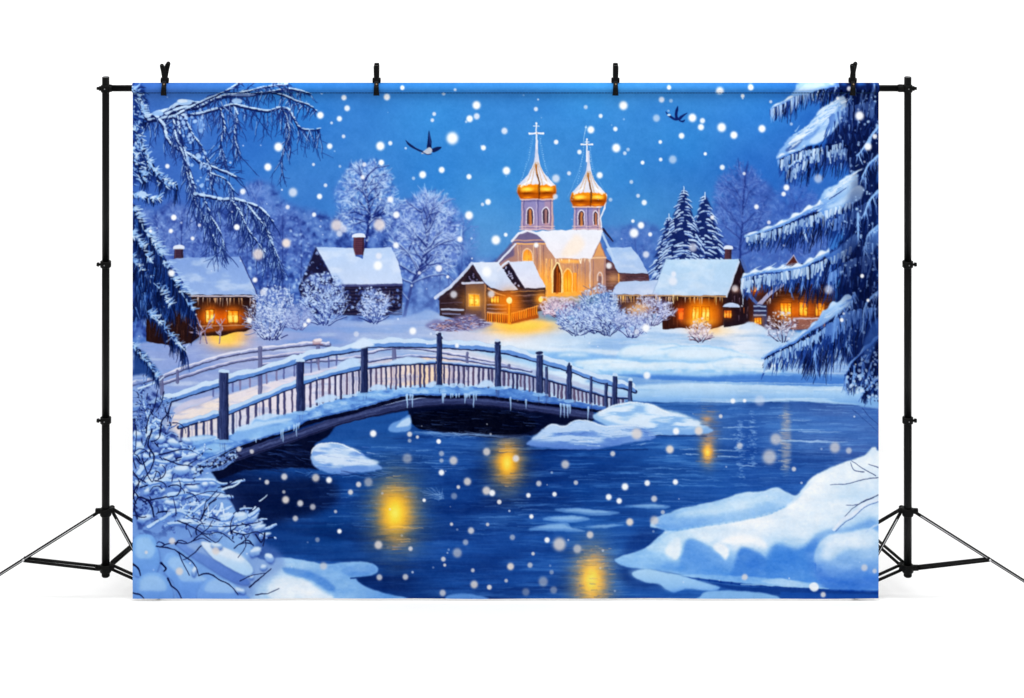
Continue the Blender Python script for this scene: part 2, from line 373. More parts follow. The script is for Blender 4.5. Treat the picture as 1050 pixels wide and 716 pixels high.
# warm light lying on the snow in the picture
glow(231, 342, 22, 15, (255,190,84), .95, 2.4); glow(230, 346, 14, 8, (255,222,128), .7)
glow(534, 334, 36, 9, (255,196,88), .95, 2.4); glow(540, 332, 24, 5, (255,220,110), .7)
glow(735, 340, 22, 6, (255,232,196), .7)

for x, y, rx, ry, a in [(300,326,70,12,.5),(400,322,60,11,.5),(450,300,40,16,.4),(560,318,60,12,.35),(690,300,90,14,.25)]: glow(x, y, rx, ry, (158,176,228), a, 2.6)

# ---- buildings
def log_wall(pts, base, pid, seed, horiz=True, warm=None):
    poly(pts, base, 1, .3, pid)
    f, lo, hi = inside(pts); r = random.Random(seed)
    if horiz:
        y = lo[1]
        while y < hi[1]:
            y += r.uniform(1.6, 2.6)
            for q in range(10):
                xa = r.uniform(lo[0], hi[0]); xb = min(hi[0] - .4, xa + r.uniform(5, 18))
                if f(xa, y) and f(xb, y): seg(xa, y, xb, y, .8, .5, r.choice([mix(base, (170,160,200), .35), mix(base, (14,10,24), .6)]), .6)
    else:
        x = lo[0]
        while x < hi[0]:
            x += r.uniform(1.2, 2.4)
            for q in range(3):
                ya = r.uniform(lo[1], hi[1]); yb = min(hi[1] - .4, ya + r.uniform(6, 20))
                if f(x, ya) and f(x, yb): seg(x, ya, x, yb, .8, .5, r.choice([mix(base, (190,140,110), .3), mix(base, (14,8,16), .6)]), .6)

def window(x0, y0, x1, y1, pid, hot=(255,238,150), rim=(255,160,30), frame=(70,34,20), bars=1, halo=6, ha=.7):
    cx, cy = (x0 + x1) / 2, (y0 + y1) / 2; q = random.Random(int(x0 * 7 + y0))
    if halo: glow(cx, cy, (x1 - x0) / 2 + halo * .7, (y1 - y0) / 2 + halo * .7, rim, ha, 2)
    poly([(x0, y0), (x1, y0 + .4), (x1 - .3, y1), (x0 + .2, y1)], mix(rim, (200,80,10), .25), 1, .4, pid)
    n = bars + 1
    for k in range(n):
        a = x0 + (x1 - x0) * (k + .5) / n + q.uniform(-.3, .3)
        glow(a, cy + (y1 - y0) * q.uniform(.0, .16), (x1 - x0) / n * .42, (y1 - y0) * q.uniform(.34, .46), hot, 1, 3)
    for k in range(bars):
        x = x0 + (x1 - x0) * (k + 1) / n; seg(x, y0, x, y1, .7, .7, mix(rim, (120,50,10), .6), .7)
    seg(x0, y0 + (y1 - y0) * .36, x1, y0 + (y1 - y0) * .34, .6, .6, mix(rim, (120,50,10), .4), .5)
    for k in range(4): disc(q.uniform(x0, x1), q.uniform(y0, y1), .8, q.choice([mix(rim, (110,40,8), .6), hot]), .6, .8)
    if frame:
        for a, b in [((x0, y0), (x1, y0)), ((x1, y0), (x1, y1)), ((x1, y1), (x0, y1)), ((x0, y1), (x0, y0))]: seg(*a, *b, .9, .9, frame, .6)

def roof(pts, pid, hi=(206,216,244), lo=(168,184,230), seed=1):
    P = rough(pts, 4, .35, seed); ys = [p[1] for p in pts]
    poly(P, vgrad(lo, hi, min(ys), max(ys)), 1, .35, pid)
    poly(P, (236,240,252), .35, .5, None, np.clip((fbm(16, 8, 3, seed) - .5) * 4, 0, 1))

def chimney(x0, y0, x1, y1, pid, col=(74,52,74)):
    poly([(x0, y0), (x1, y0), (x1 + .3, y1), (x0 - .3, y1)], col, 1, .3, pid)
    seg(x0 + 1.2, y0, x0 + 1.2, y1, 1, 1, mix(col, (170,120,120), .4), .6); seg(x1 - 1, y0, x1 - 1, y1, 1.4, 1.4, mix(col, (20,14,30), .6), .7)
    for k in range(int((y1 - y0) / 2)): seg(x0, y0 + 2 * k + 1, x1, y0 + 2 * k + 1, .4, .4, (30,22,44), .5)
    poly(spline([(x0 - 1.4, y0 + .8), (x0 - .6, y0 - 2.2), ((x0 + x1) / 2, y0 - 3.4), (x1 + .8, y0 - 2.2), (x1 + 1.4, y0 + .8)], 4), (222,228,248), 1, .4, pid)

# cabin on the left
cabA = part('printed_cabin', None, 'leftmost snow roofed cabin with two lit windows, printed behind the fir bough')
pr = part('roof', cabA); pw = part('wall', cabA); pc = part('chimney', cabA)
log_wall([(150,318),(166,300),(198,300),(263,302),(262,334),(252,340),(240,341),(228,345),(206,344),(196,352),(176,354),(150,350)], (44,24,26), pw, 2, False)
poly([(198,302),(263,302),(262,308),(198,307)], (30,18,26), .7, 1)
glow(228, 326, 24, 9, (206,92,14), .8)
poly([(206,338),(262,332),(256,336),(206,342)], (120,66,30), .8, .6)
window(211, 317.5, 219.5, 331, part('window', cabA), (255,236,150), (255,150,20)); window(233.5, 318.5, 244.5, 331, part('window', cabA), (255,232,140), (255,150,20))
seg(205, 334.5, 262, 333, 1.2, 1.2, (190,150,130), .7); seg(206, 333, 262, 331.6, .6, .6, (90,46,24), .8)
chimney(178.7, 254.5, 188, 268, pc)
roof([(173,266),(186,264.5),(246,263),(264,302.5),(196,302)], pr, (158,176,228), (138,160,220), 3)
seg(246, 263, 264.5, 303, .9, .9, (52,56,110), .9); seg(196, 303.4, 264, 303.8, 1.6, 1.4, (226,220,236), .85); seg(196, 305, 264, 305.2, .8, .8, (60,36,44), .8)
icicles([(198,304),(230,305),(262,305)], 26, (2, 9), 5, ((232,210,200), (230,190,150)), 1.1)

# dark cabin
cabB = part('printed_cabin', None, 'dark cabin with a wide white roof and brick chimney, printed behind frosted shrubs')
pr = part('roof', cabB); pw = part('wall', cabB); pc = part('chimney', cabB)
poly([(324,254),(345,293),(413,291),(412,316),(396,324),(318,322),(306,296)], (34,32,66), 1, .5, pw)
for y in np.arange(296, 322, 3.2): line([(346, y), (380, y + .4), (412, y - .6)], 1.1, 1.1, (74,62,84), .6); line([(346, y + 1.5), (412, y + 1)], .8, .8, (16,16,44), .6)
glow(394, 305, 10, 6, (96,70,74), .5)
for (x, y) in scatter([(324,256),(344,292),(412,292),(410,318),(316,320),(306,298)], 230, r):
    disc(x, y, r.uniform(.6, 1.7), jit(r.choice([(176,190,238), (120,140,206), (14,18,56), (50,60,120)]), 10, r), r.uniform(.4, .9), .7)
chimney(362.4, 242.7, 373.3, 262, pc, (92,56,76))
roof([(324,254),(362,254.4),(364,263),(372,266),(374,255),(401,253.4),(408,268),(413,291),(345,293)], pr, (204,214,246), (186,202,242), 4)
seg(324, 254, 345, 293, .8, .8, (60,66,120), .8); poly([(345,292),(413,290.5),(413,293),(345,295)], (90,90,140), .7, .4)

# log house in front of the church
cabC = part('printed_cabin', None, 'low log house with two snowy gables and a lamp, printed in front of the church')
prs = [part('roof', cabC), part('roof', cabC)]; pw = part('wall', cabC)

church = part('printed_church', None, 'pale church with two golden onion domes, printed in the middle')
cw = part('wall', church); cr = part('roof', church)
annex = part('annex', church)
# annex to the right
log_wall([(616,262),(640,276),(664,278),(666,290),(634,300),(616,300)], (92,62,70), annex, 7)
glow(629, 286, 7, 7, (206,160,120), .7)
roof([(622,254.4),(647,253.5),(657,266),(665,281),(634,279.5),(628,268)], annex, (184,198,236), (170,190,234), 6)
seg(634, 280.4, 664, 281.6, .8, .8, (60,44,66), .8); seg(634, 281, 634.4, 290, 1.1, 1.1, (250,190,110), .8)
# church walls
BEI = mesh_grad([(548,252,(150,128,150)),(536,282,(170,130,120)),(560,252,(156,132,150)),(572,290,(216,150,92)),(597,272,(150,124,140)),(602,298,(190,150,136)),(614,296,(150,124,140)),(530,255,(160,132,142)),(540,265,(190,140,116)),(556,262,(172,140,142)),(520,262,(110,96,130)),(564,285,(226,166,92)),(585,290,(226,160,84)),(600,285,(196,152,132)),(612,280,(176,140,136)),(575,268,(190,150,136)),(545,285,(214,150,90)),(612,262,(200,160,120))])
poly([(506,277),(526,249),(526,246),(558,246),(569,264),(606,264),(608,262),(614,246),(621,262),(621,300),(606,303),(558,304),(520,290)], BEI, 1, .4, cw)
poly([(500,276),(524,249),(527,252),(527,262),(512,270)], (104,92,132), .8, .8)
seg(507, 273, 529, 250, 2.0, 2.0, (226,228,246), .95, cr)
poly([(525,247.6),(533,239),(541,236.5),(551,241),(559,247.4),(559,249.5),(525,249.5)], (118,104,140), 1, .4, cw)
seg(527, 246.4, 558, 246.4, 1.4, 1.4, (196,160,150), .9); seg(530, 249.8, 559, 250.2, 1.4, 1.4, (236,186,130), .85)
for x, c, w in [(531,(206,176,168),1.2),(535,(120,98,120),.9),(547,(220,190,170),1.),(550.5,(130,104,116),1.),(554,(214,184,170),1.4),(557.5,(130,100,110),1),(560,(246,206,160),1.6),(563,(216,160,100),1),(565.5,(255,226,170),1.2),(588,(206,170,160),1.2),(592,(150,116,126),1.),(596,(196,160,150),1.2),(600,(150,120,130),.9),(605,(236,214,214),1.8),(608.5,(140,110,120),1),(620,(150,120,130),1.4)]:
    seg(x, 252 if x < 560 else 266, x, 300, w, w, c, .75)
glow(582, 300, 26, 12, (255,176,72), .7); glow(552, 296, 14, 16, (255,176,80), .6)
pwin = part('window', church)
poly(spline([(536.5,270),(536.7,261),(540.5,256),(545,261),(545.4,270)],5), (232,150,62), 1, .4, pwin); line(spline([(535.8,270),(536,260),(540.5,255),(545.6,260),(546,270)],5), 1., 1., (232,206,190), .8)
glow(541, 265, 3, 6, (255,190,90), .8)
glow(557, 284, 5, 16, (250,176,90), .5); glow(578, 292, 16, 10, (255,170,60), .5)
for k in range(130):
    x = r.uniform(527, 606); y = r.uniform(252, 296) if x < 558 else r.uniform(267, 300); seg(x, y, x, y + r.uniform(2, 9), .7, .5, r.choice([(110,86,106), (226,196,184), (140,112,120), (246,196,140)]), r.uniform(.2, .5))
pw2 = part('window', church); pw3 = part('window', church); pw4 = part('window', church)
poly(spline([(567.3,300),(567.3,281),(569,275),(571.3,271),(573.6,275),(575.2,281),(575.2,300)],5), (92,46,22), 1, .35, pw2); seg(571.4, 274, 571.4, 300, 1.6, 3, (160,86,26), .7); seg(573.6,280,573.6,299,1,1,(230,150,50),.6)
line(spline([(566.4,300),(566.4,281),(568.4,274.6),(571.3,269.6),(574.4,274.6),(576.2,281),(576.2,300)],5), 1.2, 1.2, (255,232,190), .9)
poly(spline([(578,299.5),(578,284),(580,279),(582,277),(584.4,279),(586.2,284),(586.2,299.5)],5), (240,150,40), 1, .35, pw3); glow(582, 292, 3, 8, (255,200,80), .9); seg(582,278,582,299,.8,.8,(190,110,40),.7)
line(spline([(577.4,299.5),(577.4,284),(579.6,278.4),(582,276),(584.8,278.4),(586.8,284),(586.8,299.5)],5), .9, .9, (246,210,150), .8)
poly([(587.6,280),(591.5,280),(591.5,299),(587.6,299)], (232,144,48), .95, .35, pw4); seg(589.5,280,589.5,299,.8,.8,(255,200,110),.7)
poly([(574,266.5),(594,266.5),(594,270),(574,270)], (246,186,110), .75, .6)
line(spline([(613,288),(613,282),(615.2,279),(617.4,282),(617.4,296)],4), 1.1, 1.1, (226,206,206), .8); poly([(613.6,283),(617,283),(617,296),(613.6,296)], (120,92,100), .8, .4)
poly([(609,263),(615,248),(620,262)], (206,160,120), .9, .5); line([(608,264),(615,247.5),(621,263)], 1., 1., (150,116,120), .9); seg(607, 264.6, 621, 264.2, 1.6, 1.6, (230,196,170), .85)
# roofs
roof([(533,238.6),(541,235.6),(549,238),(556,237),(600,235.4),(618.5,235.2),(616,246),(611,256),(606.5,265.3),(569,265),(563,256),(558,247.6),(551,240.4),(541,237.4),(533,240.6)], cr, (240,234,240), (234,236,248), 8)
line([(525,247.4),(532,239.4),(541,236),(551,239.6),(559.5,247.6)], 2.2, 2.2, (232,232,246), .95)
poly(spline([(575,262),(590,240),(600,250),(590,262)],4,True), (255,226,190), .35, 3)
line([(618.5,235.4),(624,242),(628.5,247.6)], 2.6, 1.4, (44,40,72), .95, cr); line([(618,240),(626,258),(634,276)], 2.4, 1.6, (190,206,240), .9, cr)
icicles([(569,265),(606,265)], 12, (1.5, 5), 9, ((255,236,210),), 1.)
line([(594,266),(595.4,270),(596,266)], 1.2, 1, (255,238,220), .9)

def tower(cx, w, yt, yb, pid, seed):
    poly([(cx - w, yt), (cx + w, yt), (cx + w + .6, yb), (cx - w - .6, yb)], vgrad((146,136,186), (164,140,168), yt, yb), 1, .3, pid)
    poly([(cx + w * .45, yt), (cx + w, yt), (cx + w + .6, yb), (cx + w * .45, yb)], (186,150,160), .5, 1.2)
    for x, c in [(-w + .8, (206,180,186)), (-w + 2.6, (110,96,140)), (-.6, (190,176,206)), (1.0, (96,84,140)), (w - 2.4, (120,100,140)), (w - .8, (222,190,176))]: seg(cx + x, yt + 1, cx + x, yb, 1, 1, c, .8)
    seg(cx - w - .8, yt + .8, cx + w + .8, yt + .8, 1.8, 1.8, (226,196,184), .9); seg(cx - w - 1.4, yb - 3.6, cx + w + 1.4, yb - 3.6, 1.2, 1.2, (216,190,196), .8); seg(cx - w - 1.6, yb - .8, cx + w + 1.6, yb - .8, 1.6, 1.6, (206,180,192), .8)
    seg(cx - w, yt + 3, cx + w, yt + 3, 1., 1., (92,80,130), .6)

def arch(cx, y0, y1, w, pid, lit=(214,150,90)):
    P = spline([(cx - w, y1), (cx - w, y0 + w * 1.2), (cx - w * .5, y0 + .6), (cx, y0 - .4), (cx + w * .5, y0 + .6), (cx + w, y0 + w * 1.2), (cx + w, y1)], 4)
    poly(P, (60,44,70), 1, .3, pid); seg(cx, y0 + 3, cx, y1, w * .9, w * .9, lit, .75); seg(cx - w * .3, y0 + 2, cx - w * .3, y1, .7, .7, (66,44,60), .7)
    line(P, 1, 1, (232,222,236), .9)

def dome(cx, ytop, ywide, ybot, half, pid, seed):
    hh = ywide - ytop
    up = [(.055, ytop), (.065, ytop + hh * .18), (.11, ytop + hh * .36), (.19, ytop + hh * .5), (.34, ytop + hh * .64), (.55, ytop + hh * .75), (.76, ytop + hh * .84), (.93, ytop + hh * .92), (1., ywide + .5), (.98, ywide + (ybot - ywide) * .45), (.84, ybot)]
    P = spline([(cx + half * a, b) for a, b in up], 5); Q = [(2 * cx - x, y) for x, y in P][::-1]; full = list(map(tuple, P)) + Q
    poly(full, vgrad((206,206,228), (234,232,244), ytop, ywide), 1, .3, pid)
    poly([(x, y) for x, y in full if x < cx] + [(cx, ybot), (cx, ytop)], (150,160,206), .35, 2.2)
    r = random.Random(seed); yg = ywide - 4.6
    rim = [(cx + half * t, yg + 1.2 * abs(t) + r.uniform(-.9, .9)) for t in np.linspace(1.02, -1.02, 26)]
    low = [(x, y) for x, y in full if y > yg + .6]
    lr = [(x, y) for x, y in P if y > yg]; ll = [(x, y) for x, y in Q if y > yg]
    g = lr + ll + rim[::-1]
    poly(g, vgrad((226,146,22), (140,66,4), yg, ybot), 1, .3, pid)
    for s_ in (-1, 1):
        glow(cx + s_ * half * .5, ywide + .6, half * .36, 2.2, (255,226,104), 1., 2.4); glow(cx + s_ * half * .5, ywide + 4.6, half * .42, 1.2, (92,40,2), .75, 2.4); glow(cx + s_ * half * .45, ybot - 1.4, half * .3, 1.1, (240,160,44), .85)
    seg(cx + half * .1, yg, cx + half * .12, ybot, 1.2, 1.4, (96,48,8), .7); glow(cx - half * .9, ywide + 2, 1.8, 4, (112,54,6), .6); glow(cx + half * .92, ywide + 2, 1.6, 4, (130,66,8), .6)
    line(spline([(cx - .6, ytop + (ywide - ytop) * .5), (cx + .2, ytop + (ywide - ytop) * .66), (cx + half * .14, ywide - 6), (cx + half * .12, ywide + 3)], 4), 2.2, 1., (150,104,50), .85)
    line(spline([(cx + .4, ytop + (ywide - ytop) * .7), (cx + half * .16, ywide - 5), (cx + half * .16, ywide + 6)], 4), .8, .8, (70,46,40), .8)
    for u in (-.55, -.3, .3, .62): line(spline([(cx + u * 2, ytop + hh * .45), (cx + u * half * .5, ytop + hh * .66), (cx + u * half, ywide - 4)], 4), .7, 1.1, (176,134,84), .45)
    line([(cx + half * .35, ywide - 9), (cx + half * .75, ywide - 3.4)], 1.4, 2.4, (255,255,255), .8); line([(cx - half * .3, ywide - 9), (cx - half * .8, ywide - 2.6)], 1.4, 2.2, (255,255,255), .7)

def cross(cx, ytop, yarm, yb, arm, pid, seed):
    r = random.Random(seed); c = (236,236,248)
    seg(cx, ytop, cx, yb, 1.2, 1.8, c, 1, pid); seg(cx - arm, yarm, cx + arm, yarm, 1.5, 1.5, c, 1, pid); seg(cx - arm * .4, ytop + 3, cx + arm * .4, ytop + 3, .9, .9, c, .9)
    for dx, y in [(-arm, yarm), (arm, yarm), (0, ytop), (0, yarm)]: disc(cx + dx, y, .95, (255,252,250), .95, .7, None, pid)
    disc(cx + .6, yarm + .2, .8, (150,120,120), .6, .6)
    for s, e in ((-1, arm * 2.6), (1, arm * 2.1)):            # hanging chains, dotted
        for k in range(24):
            t = k / 23; x = cx + s * (arm * .6 + (e - arm * .6) * t ** 1.5); y = yarm + 1 + (yb + 38 - yarm) * t
            disc(x + r.uniform(-.5, .5), y, .45, (200,220,250), r.uniform(.3, .8), .6)

t1 = part('tower', church, 'taller left church tower under a gold and silver dome'); t2_ = part('tower', church, 'right church tower under a gold and silver dome')
tower(550.8, 16.2, 203.4, 236, t1, 3); tower(602, 13.4, 211.4, 236, t2_, 4)
arch(543.4, 213, 229.5, 3.6, part('tower_window', church)); arch(559.6, 213, 229, 3.3, part('tower_window', church), (190,150,150))
arch(596, 216.5, 230.6, 3.1, part('tower_window', church)); arch(611, 217, 230.4, 2.5, part('tower_window', church), (214,150,110))
for cx in (543.4, 559.6, 596, 610.5): seg(cx - 4, 233, cx + 4, 233, .8, .8, (110,90,130), .6)
line([(613,212),(619,206),(621.6,200),(620,214),(616,224),(616.6,234)], 2.6, 1., (238,238,248), .95)
d1 = part('dome', church, 'left golden onion dome capped with snow'); d2 = part('dome', church, 'right golden onion dome capped with snow')
dome(550.3, 144, 193.6, 203.8, 19.8, d1, 5); dome(603.6, 155, 201.8, 211.6, 18.4, d2, 6)
cross(550, 126.3, 136.8, 152, 7, part('cross', church), 7); cross(601.9, 142.8, 148.4, 166, 5.6, part('cross', church), 8)
line([(601,129),(599.6,137),(597.6,148)], .9, .6, (200,220,250), .6); disc(600.6, 131, 1., (220,232,252), .8)
for (cx, y0, y1) in ((550, 140, 196), (602, 150, 202)):
    line(spline([(cx - 3, y0), (cx - 8, y0 + 24), (cx - 20, y1)], 5), .5, .5, (150,190,240), .5); line(spline([(cx + 3, y0), (cx + 7, y0 + 24), (cx + 18, y1 - 6)], 5), .5, .5, (150,190,240), .4)

# log house body
log_wall([(450.5,304),(484,270),(502,288),(521,276),(538,295),(559.5,293),(559,318),(498,330),(474,328),(451,324)], (58,40,48), pw, 12)
glow(486, 308, 16, 14, (160,110,60), .5); glow(515, 308, 12, 8, (200,120,40), .4)
poly([(474,292),(484,276),(494,292)], (36,28,44), .9, .5)
for (x, y) in scatter([(476,290),(484,277),(493,290)], 14, r): disc(x, y, .8, (150,140,180), .7, .6)
poly([(476.6,291),(497.6,291),(497.6,329),(476.6,327)], (120,92,84), .9, .4, pw)
seg(497.6, 290, 497.6, 329, 1.6, 1.6, (166,126,100), .9); seg(477, 291, 477, 320, 1.2, 1.2, (60,44,56), .8)
poly([(477,317),(494,319),(494,326),(477,324)], (90,70,84), .8, .6)
window(480.4, 301.5, 491.8, 314, part('window', cabC), (255,236,130), (244,176,50), (196,166,140), 1, 5, .55)
seg(474, 290.4, 496, 289.4, 2.2, 2.2, (214,214,236), .95)
window(503, 303, 512, 310.4, part('window', cabC), (255,226,120), (240,160,50), (70,40,30), 2, 4, .6)
for y in (312.5, 316.5, 320): seg(500, y, 519, y + .3, 1.1, 1.1, (176,160,184), .7)
for y in (298, 302, 306, 310, 314, 318): seg(524, y + 1, 558, y, .9, .9, r.choice([(150,128,136), (190,150,110), (30,20,34)]), .7)
seg(453, 317.4, 475, 317.6, 1.8, 1.8, (196,200,230), .9); seg(454, 322, 472, 322, 1.4, 1.4, (150,150,190), .8); seg(452, 311, 474, 310, .8, .8, (110,96,120), .7)
poly([(521.4,270),(511.4,278),(524,292),(537.6,296),(540,296)], (34,26,46), 1, .4, pw)
for (x, y) in scatter([(521,272),(513,279),(525,292),(535,295)], 22, r): disc(x, y, .9, (190,186,220), .8, .6)
roof([(484.3,269),(511,268.6),(516,276),(524,288),(531,297),(516,298),(502.4,295),(494,286)], prs[0], (196,206,240), (220,226,246), 15)
line([(446.4,305.6),(462,294),(474,282),(484,269.6)], 3.2, 2.6, (206,212,240), .95, prs[0]); line([(450,307),(464,297),(476,285),(484,275)], 1.4, 1.4, (50,38,56), .9); line([(484,272),(492,284),(502,295)], 1.2, 1.2, (70,60,90), .6)
roof([(521.4,268.2),(546.2,268),(552,280),(559.8,294.3),(548,295.4),(537.6,295.4),(529,281)], prs[1], (226,222,240), (214,220,244), 16)
line([(510.6,277.4),(516,271.4),(521.6,268)], 2.4, 2.2, (222,226,246), .95, prs[1]); line([(521.6,269),(530,283),(538,295.6)], 1., 1., (60,48,70), .7)
line([(500,296),(510,301),(518,303)], 1.6, 1, (196,150,120), .9)
# picket fence, lamps and low wood pile
fen = part('printed_fence', None, 'low picket fence lit orange by the lamp, printed below the log house')
poly([(499.5,321),(520,323),(551,314),(552,326),(524,332),(500,329)], (120,60,24), 1, .5, fen)
for k in range(24):
    x = 500 + k * 2.2; y0 = 321.5 - (0 if x < 522 else (x - 522) * .28); seg(x, y0, x, y0 + 8.6, .9, .9, r.choice([(236,150,50), (200,110,36), (255,180,70)]), .85)
for k in range(12):
    x = 500 + k * 4.4; y0 = 321.5 - (0 if x < 522 else (x - 522) * .28); seg(x + 1.1, y0 + 1, x + 1.1, y0 + 8.6, .7, .7, (50,24,18), .7)
seg(500, 320.6, 521, 322, 1., 1., (236,190,150), .8); seg(524, 321.4, 552, 313.6, 1., 1., (216,160,110), .8)
glow(522.5, 310, 13, 13, (255,150,30), .75); glow(530, 322, 22, 7, (255,150,40), .5)
lam = part('printed_lamp', None, 'lit lamp post printed at the corner of the picket fence'); seg(522.4, 309, 522.4, 331, 2.6, 3.2, (240,150,40), 1, lam); seg(523.4, 311, 523.4, 330, .9, .9, (130,66,16), .7); disc(522.4, 308, 2.6, (255,240,180), 1, 1, 3.4, lam)
glow(554.8, 306.7, 7, 7, (255,176,60), .8); lam = part('printed_lamp', None, 'small lit lamp printed at the right end of the log house'); disc(554.8, 307, 2.2, (255,236,150), 1, 1, 3, lam)
poly(spline([(436,334),(446,328),(456,329),(470,324),(484,323),(498,330),(506,332),(492,337),(470,339),(448,339)],4,True), (128,122,170), .85, 1.6)
for (x, y) in scatter([(438,334),(456,328),(484,323),(504,332),(470,340),(446,340)], 170, r):
    a = r.uniform(-.5, .5); L = r.uniform(2, 6); seg(x, y, x + L * math.cos(a), y + L * math.sin(a), 1, .5, r.choice([(206,206,236), (110,90,126), (74,52,80), (186,150,150)]), .7)

# house on the right
cabD = part('printed_cabin', None, 'long cabin with a wide pale blue roof and icicles, printed right of the church')
pr = part('roof', cabD); pw = part('wall', cabD); pc = part('chimney', cabD); pg = part('gable', cabD)
log_wall([(632,302),(674,302),(680,303),(680,322),(632,322)], (74,50,56), pw, 20)
glow(655, 318, 12, 7, (240,170,80), .85)
log_wall([(679,303),(745,303),(742,334),(727,338),(700,337),(679,338)], (56,26,22), pw, 21, False)
glow(718, 322, 17, 11, (240,116,12), .95); glow(734, 322, 5, 13, (190,110,30), .6)
log_wall([(745,303),(758.6,268),(776,310),(776,330),(742,336)], (38,24,36), pg, 22, False)
poly([(741,304),(757,274),(763,290),(766,322),(742,334)], (40,24,34), .6, .6)
for (x, y) in scatter([(748,304),(758,280),(770,312),(770,326),(748,326)], 26, r): seg(x, y, x, y + r.uniform(2, 6), .8, .4, r.choice([(130,110,130), (190,110,50), (24,14,26)]), .7)
window(695.4, 316, 701.4, 328, part('window', cabD), (250,130,60), (220,84,30), (120,60,40), 0, 4, .4)
window(709.6, 314.5, 717, 329.5, part('window', cabD), (255,240,160), (255,164,24), (140,70,10), 1, 7, .8); window(719.6, 314.5, 727.6, 329.5, part('window', cabD), (255,240,150), (255,164,24), (140,70,10), 1, 7, .8)
glow(718, 330, 13, 3.5, (255,206,90), .7)
window(742.6, 318, 750, 326, part('window', cabD), (244,176,80), (190,100,40), (50,26,24), 2, 3, .4)
chimney(743, 254.5, 750, 267, pc, (84,56,70))
roof([(627,301.6),(631,294),(635.4,288.7),(676,287.6),(674,294),(670,302.4)], pr, (196,204,236), (182,196,234), 24)
roof([(683,266.4),(745,266),(758.6,265.6),(752,284),(745,303.2),(670,302.6),(676,284)], pr, (188,206,238), (186,210,242), 25)
line([(682,267),(676,284),(669,302)], 1, 1, (150,166,206), .6)
seg(626, 302.8, 745, 304.2, 1.4, 1.4, (206,176,140), .8); seg(626, 304.4, 745, 305.6, 1.4, 1.4, (44,26,34), .8)
icicles([(628,303),(680,304),(744,304)], 62, (2, 9), 26, ((255,224,160), (240,220,210), (250,196,110)), 1.1)
for x in (672.6, 690.4): seg(x, 303, x, 311, 1.4, .8, (236,214,180), .9)
line([(758.6,266),(752,284),(745,304)], 1.6, 1.6, (206,216,240), .9); line([(760,267),(768,286),(774,303)], 4.4, 3.4, (84,106,168), .95, pg); line([(758.4,266),(764,282),(770,300)], 1.2, 1.2, (30,26,50), .9)
poly(spline([(741,314.5),(744,311.4),(750,309.8),(756,311.6),(759,315)],4), (196,206,240), 1, .4)
glow(754, 297, 3.5, 3, (206,160,140), .7)
# far right cabin behind the fir
cabE = part('printed_cabin', None, 'brown cabin with three lit windows, printed behind the boughs of the right fir')
pr = part('roof', cabE); pw = part('wall', cabE)
poly([(766,292),(776,288),(800,296),(852,290),(856,335),(836,338),(790,338),(768,330)], (62,34,34), 1, .5, pw)
log_wall([(790,306),(806,290),(856,292),(856,335),(792,338)], (58,30,24), pw, 31)
poly([(805,273),(813.6,261.4),(820,273)], (84,46,46), 1, .4, pw); line([(805,273),(813.6,261.4),(820,272.6)], 1, 1, (196,190,214), .8)
glow(820, 320, 26, 10, (206,92,14), .7)
window(800, 310.6, 811.4, 324.5, part('window', cabE), (255,226,100), (250,150,30), (90,44,20), 2, 6, .8); window(819.4, 310, 828, 324, part('window', cabE), (255,210,90), (232,140,36), (90,44,20), 1, 5, .6); window(836, 310.4, 845.4, 324, part('window', cabE), (240,180,70), (190,120,40), (70,36,24), 2, 4, .5)
window(770, 292, 778, 299.4, part('window', cabE), (255,180,90), (246,130,30), (90,44,24), 2, 4, .6)
poly([(768,303),(780,303),(780,312),(772,314)], (70,44,50), .9, .6)
line([(764,290),(770,304),(778,313)], 4.0, 3.0, (84,104,166), .95, pr); line([(778,312.6),(788,302),(802,292)], 4.2, 3.4, (176,172,206), .95, pr); icicles([(780,314),(802,294)], 8, (2, 6), 3, ((226,214,220),), 1.1)
poly([(772.6,312),(786,312),(787,334),(772,334)], (66,70,116), .9, .5, pw)
for k in range(5): seg(773, 314 + 2.3 * k, 785, 314 + 2.3 * k, 1.2, 1.2, (176,190,226) if k % 2 == 0 else (34,36,76), .85)
window(773, 325.6, 781, 333, part('window', cabE), (255,196,80), (236,140,40), (60,40,40), 2, 3, .6)
poly(spline([(812,327),(826,325),(842,326),(850,330),(846,336),(816,338),(808,334)],4,True), (150,110,110), .85, .8); seg(814, 327, 846, 326, 1.6, 1.2, (214,200,216), .85)
for (x, y) in scatter([(812,328),(846,328),(846,336),(812,338)], 40, r): seg(x, y, x + r.uniform(-3, 3), y + r.uniform(-1, 1), .9, .5, r.choice([(206,176,170), (96,58,50)]), .6)
poly(spline([(757,337),(765,331),(772,330),(780,334),(786,338),(770,338)],4,True), (206,218,244), .9, .8)

# ---- bushes on the snow
B = 'printed_bush'
bush(278, 348, 27, 54, part(B, None, 'frosted shrub printed just right of the lit left cabin'), 71, dots=260, stems=11)
bush(332, 333, 24, 52, part(B, None, 'frosted shrub printed in front of the dark cabin wall'), 72, (36,48,116), (112,130,202), (196,210,248), 260, .75, 10)
bush(384, 331, 17, 36, part(B, None, 'small frosted shrub printed below the chimney cabin'), 73, (36,48,114), (120,138,206), (200,210,248), 150, .7)
bush(306, 338, 15, 26, part(B, None, 'faint grey shrub printed between two larger frosted shrubs'), 74, (90,92,150), (138,146,204), (176,184,230), 40, .4, 9)
bush(574, 326, 22, 20, part(B, None, 'low frosted hedge printed at the foot of the church wall'), 75, (84,58,86), (176,142,170), (230,212,226), 110, .6)
for x in range(556, 600, 5): seg(x, 306 + r.uniform(-1, 2), x + 4, 306 + r.uniform(-1, 2), 2.2, 1.6, (220,206,226), .6)
